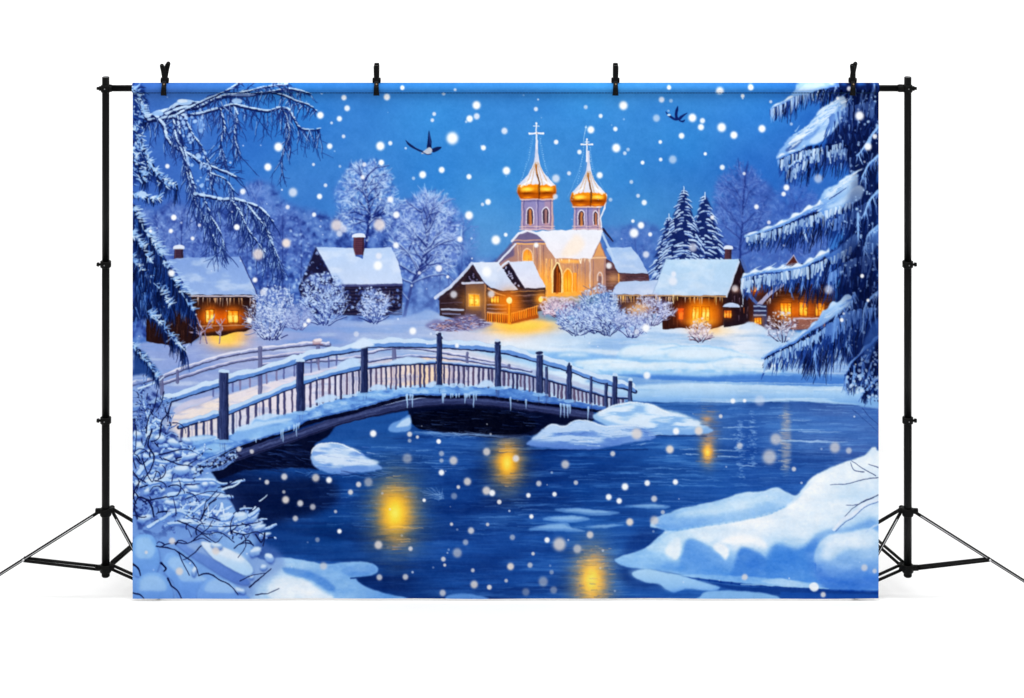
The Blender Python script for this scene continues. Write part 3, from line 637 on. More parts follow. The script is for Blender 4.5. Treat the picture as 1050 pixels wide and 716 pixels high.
bush(668, 334, 24, 30, part(B, None, 'frosted shrub printed below the icicles of the long cabin'), 76, (66,56,104), (146,144,200), (210,212,242), 150, .5)
glow(655, 318, 8, 5, (248,186,90), .6)
wide = part(B, None, 'largest frosted shrub printed in front of the church')
for k, (cx, bs, rx, h) in enumerate([(614,341,20,48),(592,344,20,34),(622,344,20,36)]): bush(cx, bs, rx, h, wide, 500 + k, (28,34,92), (112,128,196), (206,218,250), 110, .5, 8, 4)
bush(648, 347, 18, 32, part(B, None, 'spreading frosted shrub printed right of the largest one'), 78, (40,42,104), (134,142,202), (206,212,244), 60, .35, 7)
bush(718, 350, 13, 22, part(B, None, 'small twiggy bush printed below the bright window pair'), 79, (62,44,72), (176,154,166), (236,226,236), 50, .3, 7)
bush(802, 350, 17, 30, part(B, None, 'small twiggy bush printed before the brown right cabin'), 80, (34,34,78), (130,118,148), (226,226,246), 70, .3, 5)
for x in (205, 212, 225): branch(x, 352, -1.4 + r.uniform(-.3, .3), 12, 1.1, 3, (96,76,110), (190,180,210), r, None, .5)
# ---- puffs of snow along the far bank
r = random.Random(12)
def puff(x, y, a, b):
    poly(spline([(x - a, y), (x - a * .8, y - b * .7), (x - a * .2, y - b), (x + a * .5, y - b * .8), (x + a, y - b * .1), (x + a * .6, y + b * .3), (x - a * .5, y + b * .3)], 5, True), (160,196,240), .42, 1.8)
    poly(spline([(x - a * .85, y - b * .25), (x - a * .7, y - b * .75), (x - a * .2, y - b), (x + a * .5, y - b * .8), (x + a * .85, y - b * .3), (x, y - b * .1)], 5, True), (236,243,253), .6, 2.)
for x, y, a, b in [(660,366,26,11),(716,368,36,10),(694,378,20,6),(734,377,12,6),(752,378,14,7),(774,378,14,5),(716,379,12,4),(640,378,22,6),(606,374,20,5),(790,380,10,3),(672,380,14,4),(588,366,18,4)]: puff(x, y, a, b)
for k in range(40): x = r.uniform(600, 800); puff(x, 380 + r.uniform(-3, 3), r.uniform(3, 8), r.uniform(1.2, 2.6))
poly(spline([(600,390),(660,386),(720,387),(770,385),(830,386),(901,390),(901,394),(820,395),(740,392),(680,394),(630,396)],6,True), (66,116,196), .55, 1.6)
# ---- river
river = part('printed_river', None, 'dark blue river with golden reflections printed across the lower half')
WAT = mesh_grad([(215,500,(6,18,58)),(180,480,(10,24,70)),(300,510,(8,46,104)),(400,435,(44,98,166)),(370,450,(42,92,160)),(430,470,(18,60,126)),(480,480,(12,52,116)),(520,455,(12,38,92)),(560,490,(16,64,136)),(500,560,(26,70,140)),(600,480,(20,72,146)),(600,510,(30,90,166)),(600,540,(38,96,172)),
    (700,480,(42,96,168)),(700,430,(46,92,158)),(780,425,(52,92,158)),(860,430,(70,98,160)),(890,425,(76,104,170)),(880,460,(66,96,164)),(330,600,(26,72,140)),(450,600,(22,64,130)),(400,560,(18,60,128)),(340,535,(6,54,114)),(740,510,(46,102,178)),(550,600,(36,86,160)),(620,610,(42,94,168)),(640,560,(44,98,174)),(480,530,(16,58,126)),(250,560,(16,56,124)),(350,500,(22,72,142)),(800,480,(52,98,172))])
top = [(136,430),(420,418),(600,412),(648,411),(700,414),(760,414),(806,411),(850,412),(880,416),(901,420),(901,614),(136,614)]
poly(top, WAT, 1, .8, river)
t3 = fbm(110, 16, 4, 91); t4 = fbm(46, 3.2, 3, 92); t5 = fbm(24, 1.5, 2, 93)
side = np.clip(1.25 - (XG - 380) / 300, .3, 1)
poly(top, (5,30,88), .5, .8, None, np.clip((.5 - t3) * 5, 0, 1) * side); poly(top, (62,120,200), .4, .8, None, np.clip((t3 - .54) * 5, 0, 1))
poly(top, (8,38,100), .35, .8, None, np.clip((.44 - t4) * 6, 0, 1) * side); poly(top, (104,156,222), .3, .8, None, np.clip((t4 - .57) * 6, 0, 1) * np.clip((XG - 420) / 200 + .35, .2, 1))
poly(top, (130,172,232), .2, .8, None, np.clip((t5 - .64) * 8, 0, 1) * np.clip((XG - 420) / 200 + .35, .2, 1))
for pts, c, a, s in [([(640,420),(760,417),(901,424),(901,458),(820,462),(700,448)], (96,136,200), .35, 8), ([(640,560),(670,545),(700,590),(680,605),(640,600)], (12,44,110), .5, 6), ([(700,500),(830,470),(860,468),(820,500),(760,512),(690,530)], (30,78,152), .4, 6), ([(330,500),(470,490),(480,520),(350,540)], (30,84,160), .35, 9), ([(200,500),(330,490),(340,520),(260,540),(230,520)], (3,12,50), .6, 7), ([(240,540),(330,552),(380,572),(300,575)], (40,96,172), .3, 5), ([(420,555),(600,548),(590,590),(440,598)], (34,88,166), .3, 9)]:
    poly(spline(pts, 5, True), c, a, s)
r = random.Random(19)
for k in range(150):
    x, y = r.uniform(136, 890), r.uniform(416, 612); L = r.uniform(12, 60)
    c = (8, 30, 86) if r.random() < .5 else (96, 148, 218)
    line([(x, y), (x + L * .5, y + r.uniform(-.6, .6)), (x + L, y + r.uniform(-.8, .8))], .9, .5, c, r.uniform(.06, .2), None, 1.2)
for x0, x1, y0, y1, n in [(650,830,455,500,60),(320,420,495,545,46),(560,720,480,520,30),(380,460,458,482,50),(740,890,415,470,90),(480,545,515,560,26)]:
    for k in range(n):
        x, y = r.uniform(x0, x1), r.uniform(y0, y1); L = r.uniform(6, 34)
        line([(x, y), (x + L * .5, y + r.uniform(-.5, .3)), (x + L, y + r.uniform(-.4, .6))], .9, .4, (140,180,236), r.uniform(.1, .36), None, .8)
# ice along the far edge, floating pieces
ice = part('printed_ice', None, 'pale ice shelf printed along the far river edge')
poly(spline([(640,408),(690,406),(760,404),(830,402),(901,404),(901,411),(870,413),(840,411),(800,410),(770,413),(700,414),(650,411)],6), vgrad((176,204,244),(128,168,226),402,413), .95, .8, ice)
poly(spline([(790,409),(840,408),(858,412),(880,415),(858,414),(820,411)],5,True), (190,214,246), .7, .8)
for k in range(14): line([(r.uniform(700,800), r.uniform(409,412.5)), (r.uniform(800,860), r.uniform(408,412))], .8, .4, (214,228,250), .3)
seg(660, 413.6, 800, 413, 1.2, .8, (22,60,124), .6, None, 1.5); seg(810, 411.4, 880, 416, 1, 1, (40,80,150), .4, None, 1.2)
for pts in [[(542,543),(556,538.6),(580,536),(586,541),(600,545),(570,545)], [(556,533),(574,529),(598,530),(604,533),(584,536)], [(568,523),(590,521),(620,524),(636,526),(620,529),(590,527)], [(600,540),(640,538),(620,542)], [(640,519),(670,517.6),(688,520),(672,522.4)]]:
    poly(spline(pts, 5, True), (140,180,236), .62, 1.2, None)
    P = spline(pts, 5, True); c = P.mean(0); poly((P - c) * [.7, .5] + c - [0, .8], (176,206,246), .5, 1.2)
# reflections
def reflection(x, y, rx, ry, pid, col=(232,170,60), hot=(255,222,60), a=.95, tail=0):
    st = np.clip((fbm(16, 1.8, 3, int(x)) - .15) * 2., .2, 1)
    glow(x, y + ry * .1, rx * 1.55, ry * 1.45, mix(col, (120,124,150), .5), .7 * a, 2.2, None, .5, st); glow(x, y, rx * 1.08, ry * 1.05, mix(col, (244,206,120), .3), .9 * a, 2., pid, .4)
    glow(x - .5, y + 1, rx * .6, ry * .58, hot, .97 * a, 2.); glow(x - .5, y + 1, rx * .3, ry * .3, (255,242,150), .7 * a, 2.)
    for k in range(int(ry * 2.2)):
        yy = y + r.uniform(-1.35, 1.4) * ry; h = rx * 1.2 * math.exp(-((yy - y) / ry) ** 2 * .5); xx = x + r.uniform(-1, .5) * h
        if abs(yy - y) < ry * .5: continue
        seg(xx, yy, xx + r.uniform(.4, 1.4) * h, yy + r.uniform(-.3, .3), 1., .5, r.choice([(246,206,140), (206,156,96), (70,84,124), (180,170,170)]), r.uniform(.15, .5), None, .7)
R_ = 'printed_reflection'
reflection(405.5, 525, 18, 28, part(R_, None, 'largest golden reflection on the printed river, below the bridge'))
reflection(520.5, 474, 13, 20, part(R_, None, 'golden reflection on the printed river just right of the bridge arch'), (214,156,66), (250,200,56))
reflection(607, 594, 15, 26, part(R_, None, 'golden reflection at the bottom edge of the printed river'), (236,178,96), (255,222,100))
for k in range(90): yy = r.uniform(562, 614); xx = r.uniform(588, 626); seg(xx, yy, xx + r.uniform(2, 9), yy, .9, .5, r.choice([(246,200,140), (206,160,120), (40,80,150)]), r.uniform(.15, .45), None, .6)
rip = np.clip((fbm(12, 1.5, 3, 3) - .1) * 2., .25, 1)
glow(727, 446, 10, 26, (150,124,118), .6, 2.6, None, .5, rip); reflection(725.6, 463, 5.4, 9.5, part(R_, None, 'small golden reflection on the printed river near the right snowbank'), (236,170,84), (255,204,84), .95); glow(724.5, 430, 5, 4.5, (206,156,96), .6)
glow(806, 450, 5.4, 32, (160,156,172), .8, 4, None, .5, rip)
for k in range(80):
    yy = r.uniform(420, 482); xx = 806 + r.gauss(0, 2.8); seg(xx - r.uniform(1, 4), yy, xx + r.uniform(1, 4), yy, 1.1, .6, r.choice([(196,186,184), (214,204,196), (140,150,184)]), r.uniform(.2, .5), None, .6)
for k in range(46):
    yy = r.uniform(416, 480); xx = 727 + r.gauss(0, 5); seg(xx - r.uniform(2, 8), yy, xx + r.uniform(2, 8), yy, 1., .5, r.choice([(206,160,116), (160,150,170)]), r.uniform(.1, .3), None, .7)
glow(768, 452, 16, 36, (24,72,152), .5)
for x, a0, a1, n in [(772,420,478,70),(760,430,496,60),(757,445,462,30)]:
    for k in range(n):
        yy = r.uniform(a0, a1); xx = x + r.gauss(0, 2.4); seg(xx - r.uniform(.5, 2.4), yy, xx + r.uniform(.5, 2.6), yy + r.uniform(-1.2, 1.2), 1.3, .6, (170,196,240), r.uniform(.12, .4), None, .8)
for (yy, xa, xb) in [(431,812,834),(441,802,842),(443,822,860),(452,806,848),(453,830,866),(438,745,775),(450,740,760),(462,735,765),(468,736,760),(461,700,720),(466,700,716),(478,760,775)]:
    for q in range(3): line([(xa + r.uniform(-4, 4), yy + r.uniform(-.5, .5)), ((xa + xb) / 2, yy + r.uniform(-.7, .7)), (xb + r.uniform(-4, 4), yy + r.uniform(-.4, .4))], 1., .4, (170,194,236), r.uniform(.25, .5), None, .5)
for k in range(12): seg(r.uniform(800, 850), 452 + r.uniform(-1.2, 1.2), r.uniform(825, 872), 453 + r.uniform(-.8, .8), .7, .4, (176,196,236), .3)
for k in range(30): seg(r.uniform(425, 455), r.uniform(500, 514), r.uniform(450, 456), r.uniform(505, 512), .7, .4, (170,196,240), .3)

# ---- bridge: far side first
bridge = part('printed_bridge', None, 'arched wooden footbridge deep in snow, printed over the river')
deck = part('deck', bridge); bsnow = part('snow_edge', bridge); beam = part('beam', bridge)
deckpts = [(136,446),(160,432),(190,420),(224,408),(268,394),(310,384),(345,376),(376,370),(415,365),(452,364),(500,368),(545,378),(585,390),(625,402),(642,412),(623,419),(575,410),(537,401),(500,398),(452,397),(414,399),(376,403),(338,414),(311,424),(253,440),(200,458),(150,470),(136,470)]
poly(deckpts, mesh_grad([(170,440,(238,226,220)),(220,420,(244,228,216)),(270,402,(236,224,228)),(240,440,(206,212,244)),(310,400,(224,216,236)),(340,400,(226,224,246)),(400,392,(246,226,214)),(440,388,(250,220,190)),(480,390,(206,204,232)),(540,392,(176,186,224)),(600,404,(190,196,226)),(150,440,(216,210,226)),(380,374,(176,180,220))]), .98, .8, deck)
poly(deckpts, (150,160,214), .4, .8, None, np.clip((fbm(22, 3, 4, 5) - .52) * 5, 0, 1))
for k in range(60):
    x = r.uniform(150, 260); y = 446 - (x - 150) * .36 + r.uniform(-12, 10); L = r.uniform(10, 26); seg(x, y, x + L, y - L * .34, .6, .4, r.choice([(176,160,180), (255,240,220)]), .3)
def bpath(pts, n=7): return spline(pts, n)
def rail(pts, w, wood, snow_hi, snow_lo, pid, seed, sw=1.):
    P = bpath(pts); rr = random.Random(seed); snow_hi = mix(snow_hi, (232,240,253), .35)
    line(P, w, w, wood, 1, pid); line([(x, y + w * .32) for x, y in P], .8, .8, mix(wood, (10,12,40), .6), .7); line([(x, y - w * .05) for x, y in P], .7, .7, mix(wood, (150,160,200), .4), .5)
    n = len(P); f = [.55 + .45 * math.sin(i * .37 + seed) * math.sin(i * .9 + seed) for i in range(n)]
    up = [(x, y - w * .2 - sw * (1.1 + f[i]) + rr.uniform(-.3, .3)) for i, (x, y) in enumerate(P)]; dn = [(x, y - w * .2 + sw * .45 + rr.uniform(-.5, .5)) for x, y in P]
    poly(up + dn[::-1], snow_lo, 1, .2, pid); dn2 = [(u[0], u[1] + (d[1] - u[1]) * .55 + rr.uniform(-.3, .3)) for u, d in zip(up, dn)]
    poly(up + dn2[::-1], snow_hi, .9, .4)
frail = part('far_railing', bridge, 'far railing of the printed bridge, paler and partly hidden')
rail([(136,394),(165.7,386.6),(190,378),(215,369.6),(244,362.6),(272,358.4),(300,355),(320,353.4),(338,354)], 3.6, (112,114,156), (226,220,238), (170,170,214), frail, 4, 1.5)
rail([(165,394),(190,386),(215,378),(244,370.6),(272,366.6),(300,363.6),(330,361)], 3.4, (118,118,158), (216,208,228), (160,156,204), frail, 5, .9)
rail([(268,374),(300,372),(340,370),(372,366)], 2.4, (112,114,156), (214,206,226), (158,156,204), frail, 6, .9)
rail([(372,364),(401,357.4),(430,358),(455,362),(482,366.4),(510,372),(530,378)], 2.2, (110,108,154), (230,224,240), (170,170,214), frail, 7, 1.0)
rail([(378,371),(410,366),(440,366),(480,370),(520,376),(545,381)], 2.2, (104,104,150), (206,206,236), (150,156,210), frail, 8, .8)
for x, y0, y1, w in [(266.7,357,403,4.6),(166,386,404,4),(182,380,392,3),(326,352,372,4.4),(404,352,368,4.6),(479,362,378,3),(522,374,388,2.8)]:
    seg(x, y0, x, y1, w, w, (112,112,152), .9, frail, .4); seg(x + w * .3, y0, x + w * .3, y1, 1, 1, (92,84,128), .6)
disc(325, 350.4, 4.6, (190,170,182), .95, .8, 2.6, frail); disc(326, 349, 4.2, (236,226,232), .95, .8, 1.6); seg(321, 353, 331, 353.4, 1.2, 1., (130,96,104), .7)
for k in range(15):
    x = 220 + k * 9 + r.uniform(-1.5, 1.5); y = 403 - (x - 220) * .25; seg(x, y - 9, x, y + 3, 2.0, 1.8, r.choice([(96,98,150), (128,116,152)]), .8, frail)
poly(spline([(178,420),(190,412),(206,408),(218,406),(214,411),(196,416),(182,424)],4,True), (206,200,224), .85, 1)

# dark space under the arch
poly([(186,488),(232,470),(300,444),(345,431),(380,424),(418,414),(452,411),(500,411),(540,416),(590,424),(614,428),(604,434),(572,440),(548,446),(520,449),(470,446),(430,440),(420,432),(418,421),(370,430),(346,436),(338,446),(322,456),(326,472),(330,482),(300,480),(250,482),(214,496)], (6,14,48), .97, .8, beam)
poly(spline([(424,425),(470,419),(520,421),(548,432),(540,444),(500,447),(450,442),(426,438)],5,True), (3,7,30), .95, 1)
poly([(346,434),(380,428),(418,421),(421,434),(408,442),(380,446),(350,452),(330,456),(338,446)], (38,90,160), .75, 1.2)
for k in range(150):
    x, y = r.choice([(r.uniform(424, 545), r.uniform(420, 446)), (r.uniform(250, 345), r.uniform(452, 482))]); L = r.uniform(4, 18)
    seg(x, y, x + L, y + r.uniform(-.6, 2.), .7, .4, r.choice([(60,90,150), (34,58,110), (110,140,196)]), r.uniform(.15, .5))
for k in range(60): x = r.uniform(235, 330); y = 452 + (330 - x) * .14 + r.uniform(0, 26); line([(x, y), (x + r.uniform(8, 26), y + r.uniform(2, 6))], .8, .4, r.choice([(70,100,160), (40,66,122), (16,26,66)]), r.uniform(.2, .5))
for k in range(40): seg(r.uniform(420, 500), 444 + r.uniform(-2, 2), r.uniform(440, 545), 447 + r.uniform(-1.5, 3), .7, .5, (150,180,230), .25)
poly(spline([(398,440),(402,434),(410,431),(416,427),(421,426),(421,440),(412,443),(402,443)],4,True), (120,160,222), .95, .6); poly(spline([(406,438),(412,432),(420,428),(420,436)],4,True), (206,222,250), .8, .8)
bow = [(202,478),(234,470.5),(270,458),(300,448.5),(347.6,432),(385,422.5),(422,414.5),(462,411),(500,412),(537,416.6),(575,422),(606,426)]
P = bpath(bow); line(P, 9.5, 8, (58,66,110), 1, beam); line([(x, y + 3.8) for x, y in P], 1.4, 1.4, (24,28,64), .8); line([(x, y - 1) for x, y in P], 2.2, 1.6, (84,92,138), .55); line([(x, y + 1.6) for x, y in P], 1., .8, (40,46,88), .6)
for k in range(140):
    i = r.randint(0, len(P) - 4); x, y = P[i]; dy = r.uniform(-3.5, 3.5); line([(P[i][0], P[i][1] + dy), (P[i + 2][0], P[i + 2][1] + dy)], .5, .4, r.choice([(110,118,164), (28,32,70)]), .4)
gap = [(200,470),(253,455.5),(316,433),(357,422.6),(418,406.6),(452,405.6),(500,406),(537,411),(594,418),(618,421)]
line([(x, y + 1) for x, y in bpath(gap)], 5., 3.2, (8,12,44), .95, beam)
# near snow edge
up = [(150,470),(176,458),(200,452),(226,448),(253,436),(290,426),(320,417),(338,410),(360,405),(376,400.5),(396,396),(414,396),(452,393.6),(480,394.4),(500,394.6),(537,397.6),(560,403),(575,407),(600,412),(624,416)]
dn = [(620,421),(594,418),(560,413.4),(537,410.6),(500,405.6),(452,405.4),(418,405.6),(385,414),(357,421.6),(316,431.6),(300,440),(253,454.6),(226,466),(200,476),(170,492),(146,500)]
P = rough(list(map(tuple, spline(up, 5))), 2.5, 1.0, 9, False) + rough(list(map(tuple, spline(dn, 5))), 2.5, .7, 10, False)
poly(P, mesh_grad([(170,470,(104,146,214)),(230,455,(88,132,206)),(250,446,(128,166,228)),(300,430,(110,152,220)),(340,418,(120,162,226)),(380,406,(140,180,236)),(420,401,(124,168,232)),(470,400,(126,168,230)),(520,402,(104,148,216)),(580,412,(90,130,200)),(615,418,(84,120,190))]), 1, .4, bsnow)
tx = fbm(9, 4, 4, 14)
poly(P, (206,224,250), .55, .5, None, np.clip((tx - .54) * 5, 0, 1)); poly(P, (56,96,172), .5, .5, None, np.clip((.45 - tx) * 5, 0, 1))
line([(x, y + .6) for x, y in spline(up, 5)], 2.6, 2.0, (214,228,252), .75); line([(x, y - .8) for x, y in spline(dn, 5)][:-4], 1.6, 1.4, (52,92,172), .6)
for q in range(90):
    i = r.randint(0, len(up) - 2); t = r.random(); x = up[i][0] + (up[i + 1][0] - up[i][0]) * t; y = up[i][1] + (up[i + 1][1] - up[i][1]) * t
    disc(x, y + r.uniform(-.6, 1.6), r.uniform(1.5, 4), (196,216,248), r.uniform(.4, .9), 1., r.uniform(1, 2))
for k in range(40):
    x = r.choice([r.uniform(236, 610), r.gauss(458, 5), r.gauss(420, 3), r.gauss(580, 5), r.gauss(300, 8), r.gauss(478, 4)]); y = np.interp(x, [200,253,316,357,418,452,500,537,594,620], [475,454.6,431.6,421.6,406,405,405.6,410.6,418,421]); L = r.choice([2, 3, 5, 8, 12]); seg(x, y - 1, x, y + L, 2., .5, (176,202,244), .85)
poly(spline([(250,448),(262,442),(282,436),(300,432),(296,438),(280,444),(262,449)],4,True), (150,188,240), .8, 1.4); poly(spline([(204,463),(214,456),(226,455),(228,460),(216,464)],4,True), (160,196,242), .8, 1.2)

LOW = [(183,438.6),(205,432),(223.8,426.7),(236,423),(270,409),(304.8,395.6),(340,385),(370.5,378),(410,373.6),(446.7,372.4),(500,376.6),(512,378.6),(550.5,386.4),(583,396),(624.8,407),(646,408.6)]
DECK = [(183,455),(224,449),(253,437),(307,421),(338,412),(376,402),(414,397.5),(452,395.4),(500,396),(537,399),(575,408.6),(622,417),(646,413)]
lx, ly = zip(*LOW); dx_, dy_ = zip(*DECK)
bal = part('balusters', bridge, 'row of thin balusters below the near handrail of the printed bridge')
x = 186.
while x < 640:
    step = 7.6 if x < 300 else (6.2 if x < 380 else (5 if x < 500 else 4.2))
    xx = x + r.uniform(-.6, .6); y0 = np.interp(xx, lx, ly); y1 = np.interp(xx, dx_, dy_) + r.uniform(-1.5, .6); w = (2.9 if x < 300 else 2.5) * r.uniform(.75, 1.15)
    c = r.choice([(58,56,96), (74,66,104), (46,48,90), (92,78,108)]) if x > 300 else r.choice([(44,54,100), (62,60,104)])
    seg(xx, y0, xx, y1, w, w, c, .96, bal, .4); seg(xx - w * .25, y0, xx - w * .25, y1, .7, .7, mix(c, (170,160,196), .5), .6)
    if r.random() < .35: seg(xx + step * .5, y0 + 1, xx + step * .5, y1, 1.1, 1.1, (150,140,180), .55)
    x += step
for k in range(26):
    xx = r.uniform(184, 560); y1 = np.interp(xx, dx_, dy_); disc(xx, y1 - .2, r.uniform(2, 5), (190,212,248), .8, 1.2, r.uniform(1, 2.4))
nrail = part('handrail', bridge, 'snow topped near handrail of the printed bridge')
rail([(136,421),(156,417),(173.3,411.4),(200,402.6),(223.8,395.6),(234.3,391.4),(272,381),(303,371.8),(311.4,369),(340,363.4),(368.6,358.8),(376,355.4),(410,354.6),(446.7,355.4),(454,355.6),(480,357),(508.6,359.6),(530,364),(550.5,370),(582.9,379.6),(617,391.6),(640,397.6),(651.4,401.8)], 4.4, (40,52,98), (206,222,250), (110,146,212), nrail, 12, 3.9)
lrail = part('lower_rail', bridge, 'snow topped lower rail of the printed bridge')
rail(LOW[:8], 3.8, (38,48,92), (186,208,246), (98,138,206), lrail, 13, 3.2); rail(LOW[8:], 3., (42,52,96), (180,198,240), (92,122,188), lrail, 14, .9); rail(LOW[7:10], 3.4, (40,50,94), (186,204,244), (96,130,196), lrail, 15, 1.4)
for pts in [[(345,377),(352,370),(362,367),(369,371),(360,375),(350,379)], [(398,373),(410,367),(425,366),(438,370),(425,373)], [(322,413),(330,407),(340,405),(346,408),(335,413)], [(378,400),(386,394),(394,396),(396,400)], [(490,396),(496,390),(504,391),(506,396)], [(436,396),(444,391),(450,394)], [(256,436),(262,428),(276,424),(286,426),(272,433)]]:
    poly(spline(pts, 4, True), (196,214,248), .95, .7)
for x, y0, y1, w, c in [(229.5,381,452,9.4,(52,62,108)),(307.6,370,423,7.6,(44,54,100)),(373.6,352,404,7.2,(40,50,94)),(450.5,344,396,5.6,(42,52,96)),(510.5,352,397,6.2,(44,56,100)),(553.3,363,404,6.6,(46,58,104)),(583.8,374,411,5.2,(50,62,108)),(630.5,385,417,5,(46,58,104)),(646,390,413,4,(44,56,100)),(621.6,393,417,3.4,(48,60,104)),(606,386,413,2.6,(56,66,112)),(560.5,376,404,3,(70,78,120))]:
    pp = part('post', bridge) if w > 3.6 else bal
    poly([(x - w / 2, y0), (x + w / 2, y0), (x + w / 2 + .4, y1), (x - w / 2 - .3, y1)], c, 1, .3, pp)
    for q in range(int(w * 3)):
        u = x + r.uniform(-.45, .45) * w; ya = r.uniform(y0, y1 - 6); seg(u, ya, u, ya + r.uniform(5, 26), .7, .4, r.choice([(96,106,152), (22,28,66), (70,82,132)]), .55)
    seg(x + w * .38, y0, x + w * .38, y1, w * .24, w * .24, (20,26,62), .55); seg(x - w * .4, y0, x - w * .4, y1, .8, .8, (104,116,166), .5)
    if w > 3.6:
        poly(spline([(x - w * .6, y0 + 1), (x - w * .5, y0 - 1.6), (x, y0 - 2.6), (x + w * .55, y0 - 1.4), (x + w * .62, y0 + 1.2)], 4), (196,214,246), 1, .4, pp)
        disc(x, y1 + .6, w * 1.1, (150,186,238), .8, 1.4, 1.8)
poly(spline([(360,357),(366,350),(372,346.6),(378,349),(384,354),(378,356),(368,358)],4,True), (214,226,250), 1, .5)
disc(450, 343, 2.6, (40,44,84), 1, .6, 2.4); disc(448.6, 341, 2.2, (206,216,244), .9, .8, 1.4); seg(450, 342, 453.6, 347, 2, 1.4, (44,48,88), 1); disc(510.4, 351, 3.2, (44,50,92), 1, .7, 2.6); disc(509.8, 348.8, 3.2, (206,216,244), .95, .8, 1.6); disc(553, 362, 3.6, (40,48,90), 1, .7, 1.8)
line([(581,382),(583.6,373),(585.6,381)], 2, 1.6, (42,52,96), 1)
for pts in [[(236,449),(245,440),(256,438),(262,430),(272,431),(280,428),(300,424),(304,428),(280,436),(262,444),(246,452)],[(184,454),(196,448),(210,446),(222,448),(214,453),(196,457)]]:
    poly(spline(pts,4,True), (140,178,236), .9, 1.2); P = spline(pts,4,True); c = P.mean(0); poly((P - c) * [.85,.45] + c - [0,1.6], (196,216,248), .8, 1.2)

# ---- snow mounds in the river
def mound(pts, pid, hi, mid, lo, seed, sq=.6):
    P = spline(pts, 6, True); c = P.mean(0); ys = P[:, 1]; R = rough(list(map(tuple, P)), 3, .4, seed)
    poly(R, vgrad(mid, lo, ys.min(), ys.max()), 1, .5, pid)
    tt = fbm(26, 5, 4, seed)
    poly((P - c) * [.93, .78] + c + [0, -(ys.max() - ys.min()) * .1], hi, .85, 1.6, None, np.clip((tt - .36) * 6, 0, 1)); poly(R, lo, .6, 1., None, np.clip((.42 - tt) * 7, 0, 1))
    line([(x, y + .5) for x, y in P if y < c[1] - (ys.max() - ys.min()) * .2], 1.4, 1.2, mix(hi, (255,255,255), .5), .6)
    seg(P[:, 0].min() + 6, ys.max() + .6, P[:, 0].max() - 8, ys.max() + .4, 1.4, 1, (8,30,84), .6, None, 1.4)
m = 'printed_snow_mound'
mound([(319,466),(322,459),(330,455),(346,454.6),(360,460),(374,467),(384,474),(392,480),(384,483),(366,485),(347,487),(330,483),(320,476)], part(m, None, 'small snow mound printed below the left end of the bridge'), (222,232,251), (196,212,246), (110,146,216), 5)
mound([(608,428),(620,420),(634,414.6),(650,412.6),(668,415),(683,422),(700,427),(716,434),(732,441),(720,445),(690,446.6),(660,446),(630,440)], part(m, None, 'snow mound printed at the right foot of the bridge'), (226,236,252), (190,214,246), (130,168,228), 6)
mound([(540,456),(548,448),(556,441),(566,435),(578,437),(590,431.6),(602,431),(616,436),(630,437),(646,436),(660,438.6),(668,443),(672,449),(662,452),(640,455),(616,460),(590,461),(560,459)], part(m, None, 'long low snow mound printed in front of the bridge foot'), (196,212,246), (176,200,242), (96,130,204), 7)
for k in range(26):
    x = r.uniform(322, 380); y = r.uniform(458, 482); seg(x, y, x + r.uniform(5, 16), y + r.uniform(0, 3), .9, .5, r.choice([(226,232,250), (150,166,224), (130,146,214)]), .4)
for k in range(30): x = r.uniform(300, 400); seg(x, 485 + r.uniform(-3, 5), x + r.uniform(6, 26), 486 + r.uniform(-3, 4), .8, .4, r.choice([(120,160,220), (8,26,76), (60,104,176)]), .4)
for k in range(60):
    x = r.uniform(548, 668); y = r.uniform(440, 458); seg(x, y, x + r.uniform(4, 16), y + r.uniform(-2, 1), .8, .5, r.choice([(226,236,252), (110,146,214), (70,106,180)]), .5)

# ---- lower right snow bank
rb = part('printed_snowbank', None, 'big rounded snowbank printed in the lower right corner')
main = [(901,462),(884,468),(868,473),(852,479),(838,486),(830,492),(822,502),(816,508),(805,504),(796,500),(780,504),(762,505),(746,510),(730,515),(712,519),(696,522),(686,527),(676,530),(668,536),(668,541),(682,544),(674,552),(664,561),(650,567),(636,571),(630,575),(640,581),(658,584),(676,585.6),(700,590),(727,596),(770,601),(820,604),(860,606),(901,609)]
P = list(map(tuple, spline(main, 5)))
poly(P, mesh_grad([(640,575,(140,184,240)),(668,538,(166,200,244)),(700,530,(170,202,244)),(750,520,(176,206,246)),(800,506,(186,212,248)),(690,560,(214,232,251)),(740,545,(240,246,254)),(790,530,(246,249,255)),(850,500,(240,246,254)),(890,480,(232,241,253)),(850,530,(226,238,253)),(890,520,(198,218,248)),(730,580,(120,170,234)),(780,588,(104,156,228)),(830,585,(110,158,230)),(880,595,(88,140,218)),(700,585,(130,176,236)),(650,582,(130,176,238)),(890,605,(84,132,210))], 3.0), 1, .6, rb)
main_ridge = [(901,466),(880,474),(860,480),(840,490),(828,500),(818,512),(804,522),(786,528),(766,533),(744,536),(722,540),(704,543),(688,548),(676,556),(664,564),(690,578),(720,588),(760,594),(820,598),(901,600)]
poly(spline([(672,532),(690,526),(712,520),(746,511),(790,504),(808,507),(814,512),(800,522),(770,531),(740,536),(706,541),(684,545),(672,540)],5,True), vgrad((190,214,248),(120,166,232),505,545), .9, 1.2)
poly(spline([(690,530),(712,522),(746,514),(786,508),(796,511),(770,520),(730,528)],5,True), (206,226,250), .75, 3)
